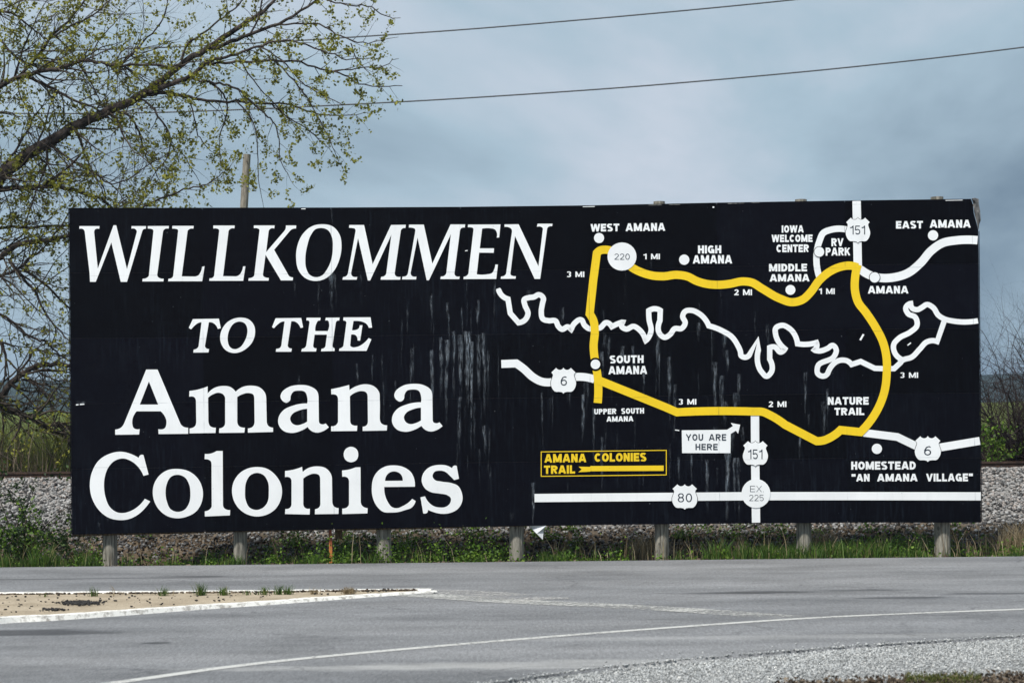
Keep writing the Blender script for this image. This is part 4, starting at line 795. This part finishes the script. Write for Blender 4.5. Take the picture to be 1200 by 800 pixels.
LIMBS = [  # pixel path with width in pixels, leafiness, twig density
 ([(-62,300,30),(-30,250,22),(0,207,18),(38,178,15.5),(85,150,13),(125,131,11.5),(160,115,10.5),(172,108,10)], .5, .9, 0),
 ([(172,108,9),(210,77,8),(243,57,7.5),(277,33,6.5),(302,18,5),(320,2,4),(345,-25,3)], .8, 1, 1),
 ([(247,58,5),(277,47,5),(293,40,4.5),(327,28,4),(360,8,3.2),(392,-14,2.4)], 1, 1, 1),
 ([(175,108,6.5),(203,98,6.5),(227,88,6),(240,75,5.5),(253,70,4),(277,63,3.5),(303,55,3),(320,48,2.6),(350,50,2.2),(385,62,1.8),(410,70,1.4)], 1, 1.2, -1),
 ([(240,76,4),(253,73.5,3.6),(277,73,3.3),(310,72,3),(352,74,2.6),(382,82,2.2),(403,88,2),(427,100,1.6),(463,101,1.1)], 1, .8, 0),
 ([(387,83,1.8),(420,80,1.5),(447,78,1.2),(462,70,.8)], 1, .8, 0),
 ([(165,113,5),(193,109,4.5),(215,113,4),(243,119,3.5),(277,119,3.1),(318,122,2.6),(346,124,2.2),(361,131,2),(382,134,1.6),(417,135,1)], 1, .9, 1),
 ([(225,92,3),(247,97,3),(267,100,2.8),(283,108,2.5),(305,128,2.2),(320,143,1.9),(327,162,1.5),(328,187,1.2),(337,202,.8)], 1, .8, 0),
 ([(247,97,2.6),(260,108,2.4),(266,120,2.2),(265,137,1.9),(258,158,1.5),(258,187,1)], .8, .6, 0),
 ([(327,28,2.4),(367,28,2.2),(393,38,1.9),(413,48,1.7),(437,50,1.2),(452,46,.9)], 1, 1, 0),
 ([(411,50,1.6),(417,67,1.4),(428,82,1.1)], 1, 1, 0),
 ([(345,-5,2.4),(380,0,2),(405,5,1.8),(430,8,1.6),(450,18,1.3),(462,22,.9)], .8, .6, 0),
 ([(293,40,2.6),(303,20,2.2),(307,0,2)], 1, 1, 0),
 ([(212,70,3.2),(222,50,3),(240,38,2.8),(262,20,2.4),(280,5,2),(290,-10,1.5)], .8, .7, 1),
 ([(320,70,2),(345,95,1.8),(360,115,1.6),(380,150,1.3),(392,178,.9)], 1, 1, -1),
 ([(303,55,2),(330,70,1.8),(352,95,1.6),(375,110,1.3),(400,122,1)], 1, 1.1, -1),
 ([(277,63,2),(290,85,1.8),(305,105,1.5),(325,125,1.2),(350,150,1)], 1, 1, 0),
 ([(318,122,2),(340,140,1.7),(362,152,1.4),(380,170,1)], 1, 1, 1),
 ([(277,119,2),(292,135,1.8),(300,155,1.5),(302,180,1.3),(303,210,1),(306,228,.7)], 1, .7, 0),
 ([(138,132,3.5),(150,135,3.3),(160,148,3),(165,162,2.7),(170,183,2),(182,200,1.5)], 1, 1, 1),
 ([(160,115,3),(172,120,2.8),(185,135,2.6),(197,153,2.2),(200,168,1.8),(195,185,1.5),(180,205,1.2)], 1, 1, 0),
 ([(200,168,1.6),(215,182,1.4),(225,198,1.1)], 1, 1, 0),
 ([(210,112,2),(222,120,1.9),(228,140,1.7),(232,158,1.5),(243,173,1.2)], 1, 1, 0),
 ([(-62,150,9),(-25,118,7.5),(0,101,6.5),(17,92,6),(42,85,5.5),(67,80,5),(92,73,4.5),(108,72,4),(133,76,3.5),(173,76,3),(200,78,2.4),(225,72,1.6)], 1, 1.1, -1),
 ([(33,90,4),(55,100,3.8),(72,110,3.5),(93,120,3),(113,127,2.2),(130,140,1.5)], 1, 1.2, 0),
 ([(142,76,3),(153,65,2.6),(167,50,2.3),(188,28,1.9),(195,8,1.4),(200,-15,1)], 1, .8, 0),
 ([(128,76,2.4),(136,84,2.2),(147,80,1.8),(160,88,1.5),(175,98,1.1)], 1, .8, 0),
 ([(20,92,4),(42,68,4),(63,40,3.6),(80,25,3.1),(100,0,2.5),(112,-20,2)], 1, 1.2, 1),
 ([(65,43,2.8),(83,30,2.4),(113,15,2),(127,2,1.5)], 1, 1, 0),
 ([(-30,20,4),(0,48,3),(17,65,2.6),(33,75,2)], 1, 1.2, 0),
 ([(-30,0,4),(0,12,3.2),(17,17,2.8),(33,30,2.2),(47,40,1.6)], 1, 1.2, 0),
 ([(-55,240,9),(0,223,7),(25,220,6.5),(50,218,6),(75,220,5),(100,227,4.5),(120,234,3.8),(134,246,3),(160,270,2)], 1, 1.3, 1),
 ([(60,170,3),(83,187,2.8),(100,197,2.5),(117,207,2.2),(127,215,1.8),(150,210,1.5),(172,195,1.2),(200,178,1)], 1, 1.2, 0),
 ([(120,270,3.5),(150,252,3),(173,240,2.6),(202,227,2.2),(227,220,1.8),(247,213,1.5),(260,203,1.1),(268,196,.8)], 1, 1, -1),
 ([(-20,220,4),(0,197,3.5),(17,178,3),(32,153,2.6),(42,133,2)], 1, 1.2, 0),
 ([(55,173,3),(55,190,2.6),(47,213,2.3),(38,237,2),(30,262,1.5)], 1, 1.2, 0),
 ([(-50,310,10),(-15,306,8),(0,300,7.5),(20,288,7),(44,283,6),(60,281,5.5),(80,276,5),(110,270,4)], .7, 1, 0),
 ([(-45,270,5),(0,266,4),(26,266,3.6),(80,265,3),(110,268,2)], .8, 1, 1),
 ([(-40,335,5),(0,323,4),(20,316,3.6),(34,302,3),(50,292,2.2)], .8, 1, 0),
 ([(10,304,4),(26,324,3.8),(40,340,3.2),(52,364,2.6),(76,394,1.8)], .7, 1, 0),
 ([(24,314,3.6),(52,332,3.2),(66,346,2.9),(82,362,2.5),(105,385,1.6)], .7, 1, 1),
 ([(-30,350,4),(0,368,3.5),(16,378,3.2),(34,394,3),(50,400,2.6),(59,405,2.4),(70,416,2),(82,424,1.5)], .5, 1, 0),
 ([(-52,500,12),(-20,482,9.5),(0,465,9),(12,450,8.5),(25,439,7.5),(38,431,6.5),(50,427,6),(63,426,5.5),(84,427,5),(120,432,4)], .4, 1.1, 0),
 ([(20,437,3),(34,422,2.8),(38,411,2.6),(50,411,2.4),(70,417,2.1),(84,412,1.8),(100,405,1.2)], .4, 1, 1),
 ([(26,444,3.2),(38,449,3),(52,461,2.6),(60,476,2.3),(64,494,1.8)], .4, 1, 0),
 ([(39,434,2.5),(52,439,2.3),(64,445,2),(84,446,1.6)], .4, 1, 0),
 ([(-52,455,11),(-20,464,10),(0,472,9.5),(12,480,9),(25,485,8.5),(37,490,8),(50,497,7),(62,504,6.2),(75,511,5.5),(86,521,4.5),(110,540,3)], .6, 1.2, 1),
 ([(24,486,3.5),(24,498,3),(15,516,2.5),(8,530,1.8)], .6, 1, 0),
 ([(60,500,3.5),(68,497,3.2),(75,504,3),(80,516,2.2)], 1, 1, 0),
 ([(-45,380,6),(-20,395,5),(0,400,4),(7,420,3.4),(6,440,2.5)], .4, 1, 0),
]
TY = 54.0; tr = Tree(at(464, 60, 54.0).x)
PXM = FPX / TY
def tpt(px, py, dep): return at(px, py, TY + dep)
for li, (path, leafy, dens, dz) in enumerate(LIMBS):
    dep0 = dz * 0.8; n = len(path); P = []; R = []
    for i, (x, y, w) in enumerate(path):
        t = i / (n - 1); P.append(tpt(x, y, dep0 * (0.3 + 0.9 * t) if li else 0.5 * t)); R.append(w / 2 / PXM * 0.92)
    Q = smooth_line(P, 4); RR = []
    for i in range(len(R) - 1): RR += [R[i] + (R[i + 1] - R[i]) * k / 4 for k in range(4)]
    RR.append(R[-1]); Q = [q + Vector((0, random.gauss(0, .03), random.gauss(0, .018))) for q in Q]
    tr.wood.tube(Q, RR, 8 if R[0] > 0.05 else 6)
    acc = 0
    for i in range(1, len(Q)):
        seg = (Q[i] - Q[i - 1]); acc += seg.length * (5.2 if Q[i].x < tpt(150, 0, 0).x else 3.8) * dens; dir_ = seg.normalized()
        while acc > 1:
            acc -= 1
            if Q[i].x < tpt(-50, 0, 0).x: continue
            ax = Vector((random.gauss(0, 1), random.gauss(0, 0.8), random.gauss(0.05, 1))); ax = (ax - dir_ * ax.dot(dir_)).normalized()
            if Q[i].x < tpt(120, 0, 0).x and Q[i].z < tpt(60, 270, 0).z: lfy = 0.12
            else: lfy = leafy * 0.9
            t = i / len(Q); ln = random.uniform(0.45, 1.25) * (1.05 - 0.45 * t)
            if path[-1][0] > 380: ln *= 0.85
            tr.grow(Q[i].copy(), dir_ * 0.8 + ax * 0.8, ln, min(RR[i] * 0.5, 0.015), 2, lfy, 0.35 if random.random() < .6 else -0.2)
    tr.grow(Q[-1].copy(), (Q[-1] - Q[-2]), 0.6, max(0.008, RR[-1]), 2, leafy, 0.1)
PT = []
for path, leafy, dens, dz in LIMBS:
    for (x, y, w) in path:
        if -60 < x < 160: PT.append((x, y, w, leafy))
for _ in range(260):                     # secondary branches filling the dense side of the crown
    x, y, w, lf = random.choice(PT); d = Vector((random.uniform(0.1, 1), random.gauss(0, .5), random.uniform(-0.9, 0.8)))
    tr.grow(tpt(x, y, random.uniform(-.8, .8)), d, random.uniform(1.2, 2.6), min(0.035, w / 2 / PXM * .5), 3, 0.28 if y < 250 else 0.08, random.choice((0.35, -0.2)), 0.2, 0.8)
tree = thing('tree', 'large spreading tree with young yellow-green leaves reaching over the left of the billboard', 'tree', tpt(-64, 575, 0))
tmb = MB(); T = [tpt(x, y, 0) for x, y in ((-64, 585), (-58, 540), (-54, 480), (-56, 400), (-52, 320), (-58, 240), (-70, 150), (-62, 60), (-75, -40), (-60, -120))]
tmb.tube(T, [.62, .50, .46, .42, .40, .30, .24, .18, .12, .05], 14)
# limbs and twigs on the side away from the frame, thinner
for _ in range(46):
    k = random.uniform(3, 8.5); i = int(k); p = T[i].lerp(T[i + 1], k - i) if i < 9 else T[9]; a = random.uniform(0, 2 * math.pi)
    d = Vector((-abs(math.cos(a)) - 0.1, 0.8 * math.sin(a), random.uniform(0.1, 0.9)))
    tr.grow(p, d, random.uniform(3, 5.5), 0.07, 3, 0.7, 0.2, 0.5, 0.8)
tmb.build('trunk', M['bark'], tree, smooth=True)
tr.wood.build('limbs', M['bark'], tree, smooth=True); tr.twig.build('twigs', M['twig'], tree, kind='stuff')
lp = np.array(tr.lp); o0 = tree.matrix_world.translation
me = leaves('foliage', lp - np.array(o0), np.array(tr.ls), rng.random(len(lp)), 0.3, 1.25); link('foliage', me, M['spring_leaf'], tree, kind='stuff')
print('tree leaves', len(lp), 'twig faces', len(tr.twig.f))

# bare shrub to the right, beyond the railway
def shrub_stems(name, label, cat_, base, stems, mat, leafmat_=None, leafn=0, lsize=(0.04, 0.09), group=None, droop=0.0, level=3, kids=0.9):
    root = thing(name, label, cat_, base, group); t = Tree()
    for (d, ln, r) in stems: t.grow(Vector(base), Vector(d), ln, r, level, leafn, droop, 0.2, kids)
    t.twig.build('stem', mat, root)
    if leafmat_ is not None and t.lp:
        q = np.array(t.lp) - np.array(base); link('foliage', leaves('foliage', q, rng.uniform(*lsize, len(q)), rng.random(len(q)), 0.1, 1.4), leafmat_, root, kind='stuff')
    return root
b0 = at(1222, 556, 52.5); b0.z = gz(b0.x, b0.y)
shrub_stems('bare_shrub', 'leafless grey-brown shrub with tangled branches to the right of the billboard', 'shrub', b0,
            [((random.uniform(-0.75, 0.35), random.gauss(0, .3), random.uniform(0.35, 1.1)), random.uniform(2.8, 5.0), 0.042) for _ in range(60)], M['bare_twig'], level=3, kids=0.95)
b1 = at(1164, 552, 50.6); b1.z = gz(b1.x, b1.y)
shrub_stems('leafy_shrub', 'bright green leafy shrub behind the right end of the billboard', 'shrub', b1,
            [((random.gauss(-.08, .10), random.gauss(0, .2), 1), random.uniform(0.5, 1.35), 0.02) for _ in range(20)], M['twig'], M['green_leaf'], 1.3, (0.045, 0.085), level=2, kids=0.55)
# sapling and bushes at the foot of the slope on the left
b2 = at(22, 664, 39.0); b2.z = gz(b2.x, b2.y)
shrub_stems('sapling', 'dark green sapling standing before the stone slope left of the billboard', 'sapling', b2,
            [((random.gauss(0.0, .22), random.gauss(0, .2), 1), random.uniform(0.8, 2.2), 0.016) for _ in range(12)], M['twig'], M['dark_leaf'], 0.7, (0.035, 0.075), level=2, kids=0.6)
b3 = at(84, 655, 39.3); b3.z = gz(b3.x, b3.y)
shrub_stems('low_bush', 'low dark bush under the bottom left corner of the billboard', 'bush', b3,
            [((random.gauss(0.0, .5), random.gauss(0, .3), 1), random.uniform(0.4, 0.85), 0.010) for _ in range(18)], M['twig'], M['dark_leaf'], 1.2, (0.03, 0.07), level=2, kids=0.8)
b3 = at(4, 655, 38.5); b3.z = gz(b3.x, b3.y)
shrub_stems('low_bush', 'dark bush at the far left edge of the picture beside the road', 'bush', b3,
            [((random.gauss(0.0, .5), random.gauss(0, .3), 1), random.uniform(0.4, 0.9), 0.010) for _ in range(20)], M['twig'], M['dark_leaf'], 1.3, (0.03, 0.075), level=2, kids=0.9)
b3 = at(46, 655, 38.8); b3.z = gz(b3.x, b3.y)
shrub_stems('low_bush', 'rounded green bush between the sapling and the billboard', 'bush', b3,
            [((random.gauss(0.0, .5), random.gauss(0, .3), 1), random.uniform(0.5, 1.1), 0.010) for _ in range(20)], M['twig'], M['green_leaf'], 1.2, (0.03, 0.08), level=2, kids=0.8)

# ------------------------------------------------------------------ verge plants (nobody could count them)
def gpos(px, Y):
    x = (px - 600) / FPX * Y; return x, Y, gz(x, Y)
GR = [(0, 110, 1.0), (110, 300, .30), (300, 620, .22), (620, 700, .5), (700, 830, .12), (830, 950, .9), (950, 1045, 1.6), (1045, 1110, .5), (1110, 1200, .2)]
base = []; hb = []
for a, b, dn in GR:
    for _ in range(int((b - a) * 1.15)):
        px = random.uniform(a, b); Y = 36.8 + abs(random.gauss(0, .9)); k = mnoise.noise(Vector((px * .03, Y * 1.2, 4))) + dn * .8 - .50 + .5 * mnoise.noise(Vector((px * .012, 0, 8)))
        if k < 0: continue
        h0 = random.uniform(.06, .24) * (1 + .9 * min(1, dn)) * (1 + .8 * mnoise.noise(Vector((px * .06, 3, 1))))
        for _ in range(random.randint(10, 34)):
            x, y, z = gpos(px + random.gauss(0, 3.2), Y + random.gauss(0, .09)); base.append((x, y, z)); hb.append(h0 * random.uniform(.5, 1.15))
for _ in range(2600): base.append(gpos(random.choice((random.uniform(-160, 0), random.uniform(1200, 1360))), 36.9 + abs(random.gauss(0, 1.2)))); hb.append(random.uniform(.05, .25))
for cx, s_, n, Yc in ((1000, 16, 2600, 38.4), (972, 9, 1200, 38.0), (870, 16, 1200, 38.2), (905, 14, 1000, 38.4), (1085, 16, 1500, 39.3)):
    for _ in range(n): base.append(gpos(random.gauss(cx, s_), Yc + random.gauss(0, .45))); hb.append(random.uniform(.1, .34))
base = np.array(base); n = len(base)
hb = np.array(hb)
o = link('verge_grass', blades('verge_grass', base, hb, rng.uniform(0.008, 0.02, n), rng.random(n), 0.6), M['grass_blade'], kind='stuff'); tag(o, 'green grass growing along the far edge of the road under the billboard', 'grass', kind='stuff')
# leafy weeds creeping over the stones
pos = []
for _ in range(1150):
    px = random.uniform(-120, 1330); Y = 36.95 + 4.9 * random.random() ** 1.25
    k = mnoise.noise(Vector((px * 0.022, Y * 1.1, 0))) + (.22 if 300 < px < 620 or 840 < px < 1110 else (.0 if px < 110 else .08)) - (.30 if 690 < px < 800 else 0) - (.25 if 130 < px < 285 and Y > 39 else 0)
    if 1120 < px < 1330 and Y > 40.2: continue
    if px < 110 and Y > 40.0 and random.random() < .7: continue
    if Y > 41.2 and random.random() < .6: continue
    if k < 0.08: continue
    x, Y, z = gpos(px, Y); h = random.uniform(0.08, 0.30 if px < 300 or px > 620 else .5); r = random.uniform(0.05, 0.18)
    for _ in range(random.randint(30, 80)):
        pos.append((x + random.gauss(0, r), Y + random.gauss(0, r), z + abs(random.gauss(0, h * .6))))
pos = np.array(pos); n = len(pos)
o = link('creeping_weeds', leaves('creeping_weeds', pos, rng.uniform(0.022, 0.060, n), rng.random(n), 0, 1.3), M['green_leaf'], kind='stuff'); tag(o, 'small leafy green weeds creeping over the stones beneath the billboard', 'weeds', kind='stuff')
# dead leaves, twigs and stalks
pos = []
for _ in range(17000):
    px = random.uniform(-120, 1330); Y = 36.9 + random.random() ** 1.2 * 4.6; x, Y, z = gpos(px, Y); pos.append((x, Y, z + random.uniform(0.0, 0.05)))
pos = np.array(pos); n = len(pos)
o = link('leaf_litter', leaves('leaf_litter', pos, rng.uniform(0.03, 0.085, n), rng.random(n), 0, 1.5, 2.0), M['dead_leaf'], kind='stuff'); tag(o, 'brown dead leaves lying on the bank beneath the billboard', 'litter', kind='stuff')
base = []
for a, b, dn in ((0, 300, .35), (300, 640, .45), (640, 760, 1.0), (760, 900, 2.0), (900, 1060, 1.1), (1060, 1200, 1.8)):
    for _ in range(int((b - a) * dn)): base.append(gpos(random.uniform(a, b), random.uniform(36.85, 40.2)))
base = np.array(base); n = len(base)
o = link('dry_stalks', blades('dry_stalks', base, rng.uniform(0.10, 0.66, n), rng.uniform(0.006, 0.016, n), rng.random(n), 0.45), M['dry_blade'], kind='stuff'); tag(o, 'thin pale dry stalks standing in the weeds under the right half of the billboard', 'dry grass', kind='stuff')
# dry tussocks one can tell apart
def tussock(name, label, cat_, px, Y, n, h, spread, mat, w=(0.006, 0.014), group=None, z=None, lean=0.8):
    if z is None: x, y, z = gpos(px, Y)
    else: x, y = px, Y
    b = np.stack([rng.normal(0, spread, n), rng.normal(0, spread, n), np.zeros(n)], 1)
    o = link(name, blades(name, b, rng.uniform(h * 0.45, h, n), rng.uniform(*w, n), rng.random(n), lean), mat); o.location = (x, y, z); tag(o, label, cat_, group)
    return o
tussock('dry_tussock', 'tan tussock of dry grass at the right edge of the picture beside the road', 'dry grass', 1196, 38.3, 520, 0.85, 0.22, M['dry_blade'])
tussock('dry_tussock', 'straw-coloured tussock just left of the fifth billboard post', 'dry grass', 752, 38.6, 260, 0.60, 0.13, M['dry_blade'])
tussock('dry_tussock', 'straw-coloured tussock just right of the sixth billboard post', 'dry grass', 962, 39.6, 240, 0.75, 0.16, M['dry_blade'])
tussock('grass_tussock', 'dense bright green grass mound between the last two billboard posts', 'grass', 990, 38.4, 1500, 0.5, 0.30, M['grass_blade'])
tussock('grass_tussock', 'green grass clump to the right of the rusty stake', 'grass', 408, 38.2, 380, 0.35, 0.2, M['grass_blade'])
# tufts along the island's far kerb
for px, h, n, lab, mt in ((52, .05, 14, 'faint tiny green sprout at the left end of the island kerb', 'grass_blade'), (109, .115, 40, 'leaning green tuft on the island kerb, leftmost of the taller tufts', 'grass_blade'),
                      (192, .12, 40, 'narrow upright green tuft on the island kerb', 'grass_blade'), (235, .15, 80, 'tallest and densest green tuft on the island kerb', 'grass_blade'), (262, .10, 75, 'broad green tuft just right of the tallest one on the island kerb', 'grass_blade'),
                      (288, .07, 26, 'small green tuft in the middle of the island kerb', 'grass_blade'), (309, .10, 60, 'bushy green tuft left of the last pair on the island kerb', 'grass_blade'), (327, .12, 55, 'left one of the close pair of green tufts on the island kerb', 'grass_blade'),
                      (337, .11, 55, 'right one of the close pair of green tufts on the island kerb', 'grass_blade'), (368, .08, 40, 'brown withered tuft right of the pair of green tufts on the kerb', 'dry_blade'), (408, .08, 160, 'wide low straw tuft near the tip of the traffic island', 'dry_blade'), (203, .09, 6, 'few thin dry stalks beside the narrow green tuft on the kerb', 'dry_blade'), (133.5, .14, 7, 'single pale dead stalk standing on the island kerb', 'dry_blade')):
    p = gnd(px, lerp_tab(px, FARK) + 2.2, 0.03)
    if n < 10:
        tk = MB()
        for q in range(n - 4): tk.tube([(p.x, p.y, .02), (p.x + random.gauss(0, .012), p.y, .02 + h * .7), (p.x + random.gauss(0, .03), p.y + random.gauss(0, .02), .02 + h * random.uniform(1, 1.4))], [.006, .005, .002], 3)
        tk.t = [.8] * len(tk.v); tag(tk.build('dry_stalk', M['dry_blade'], kind='thing'), lab, 'dry stalk', 'tufts growing along the island kerb'); continue
    tussock('kerb_tuft', lab, 'grass tuft', p.x, p.y, n, h * 1.45, 0.035 if n < 100 else 0.04, M[mt], (0.005, 0.011), 'tufts growing along the island kerb', 0.03, 0.7)

# tall grass of the field beyond the railway
bs = []
for a, b in ((-21, -10.5), (11, 20)):
    for _ in range(14000): 
        x = random.uniform(a, b); y = 51.5 + 24 * random.random() ** 1.5; bs.append((x, y, gz(x, y)))
bs = np.array(bs); n = len(bs)
o = link('field_grass', blades('field_grass', bs, rng.uniform(0.25, 0.95, n), rng.uniform(0.015, 0.045, n), rng.random(n), 0.5), M['field_blade'], kind='stuff'); tag(o, 'tall yellow-green grass in the field beyond the railway', 'grass', kind='stuff')
bs = []
for _ in range(2600):
    x = random.uniform(-20, -12); y = random.uniform(51, 60); bs.append((x, y, gz(x, y)))
bs = np.array(bs); n = len(bs)
o = link('field_stems', blades('field_stems', bs, rng.uniform(0.8, 2.2, n), rng.uniform(0.012, 0.03, n), rng.random(n), 0.4), M['dead_leaf'], kind='stuff'); tag(o, 'thin brown stems standing in the field behind the left slope', 'stems', kind='stuff')

bs = []; far_bs = []
for _ in range(13000):
    x = random.uniform(-21, -11.5) if random.random() < .8 else random.uniform(12, 19); y = random.uniform(53.5, 64); k = mnoise.noise(Vector((x * .7, y * .35, 9)))
    if k > -.25: bs.append((x, y, gz(x, y)))
bs = np.array(bs); n = len(bs)
for _ in range(12000):
    x = random.uniform(-40, 34); y = random.uniform(64, 120)
    if -20 < x / y * 80 < 17 and not (x / y < -.20 or x / y > .22): continue
    if mnoise.noise(Vector((x * .3, y * .15, 2))) > -.1: far_bs.append((x, y, gz(x, y)))
bs = np.vstack([bs, np.array(far_bs)]); n = len(bs)
o = link('field_reeds', blades('field_reeds', bs, rng.uniform(0.7, 2.5, n) * np.where(bs[:, 0] > 0, .35, 1), rng.uniform(0.015, 0.05, n) * np.where(bs[:, 1] > 64, 2.2, 1), rng.random(n), 0.35), M['field_blade'], kind='stuff'); tag(o, 'tall olive reeds growing in the field beyond the left end of the railway', 'reeds', kind='stuff')
# ------------------------------------------------------------------ utility pole and wires
pa, pb = at(285.5, 250, 64), at(289.5, 181, 64); dirp = (pb - pa).normalized(); foot = pa - dirp * ((pa.z - 0.0) / dirp.z)
pole = thing('utility_pole', 'leaning weathered wooden pole rising behind the billboard among the branches', 'pole', foot)
mb = MB(); mb.tube([foot, foot.lerp(pb, .5), pb], [0.17, 0.145, 0.12], 14, True); mb.build('shaft', M['pole_wood'], pole, smooth=False)
mb = MB(); mb.tube([pb - dirp * 0.25 + Vector((0.03, -0.125, 0)), pb - dirp * 0.25 + Vector((0.03, -0.155, 0))], [0.02, 0.02], 8, True); mb.build('bolt', M['rail'], pole)
def wire(label, pts, Y, r):
    P = smooth_line([at(x, y, Y) for x, y in pts], 8); mb = MB(); mb.tube(P, [r] * len(P), 6, True); tag(mb.build('overhead_wire', M['wire'], smooth=True), label, 'wire', 'overhead wires')
wire('upper thin overhead wire crossing the sky above the billboard', [(-900, 60), (-400, 62), (0, 60), (200, 55.5), (440, 42), (640, 27), (930, 0), (1300, -42), (1800, -110)], 72, 0.026)
wire('lower thin overhead wire reaching the right edge of the sky', [(-900, 118), (-400, 130), (0, 133), (200, 131.5), (440, 121), (640, 109), (800, 97), (1000, 78.5), (1200, 55.5), (1500, 15), (1900, -50)], 72, 0.026)
# ------------------------------------------------------------------ air
hz = Mat('haze_air'); hz.t.nodes.remove(hz.b); vol = hz.n('ShaderNodeVolumePrincipled'); vol.inputs['Density'].default_value = 0.0002; vol.inputs['Color'].default_value = (0.50, 0.68, 0.92, 1); vol.inputs['Anisotropy'].default_value = 0.2
hz.l(vol.outputs[0], hz.t.nodes['Material Output'].inputs['Volume'])
if True:
    mb = MB(); mb.box((-6200, -200, -7), (6200, 5200, 110)); mb.build('haze', hz.m, kind='stuff')
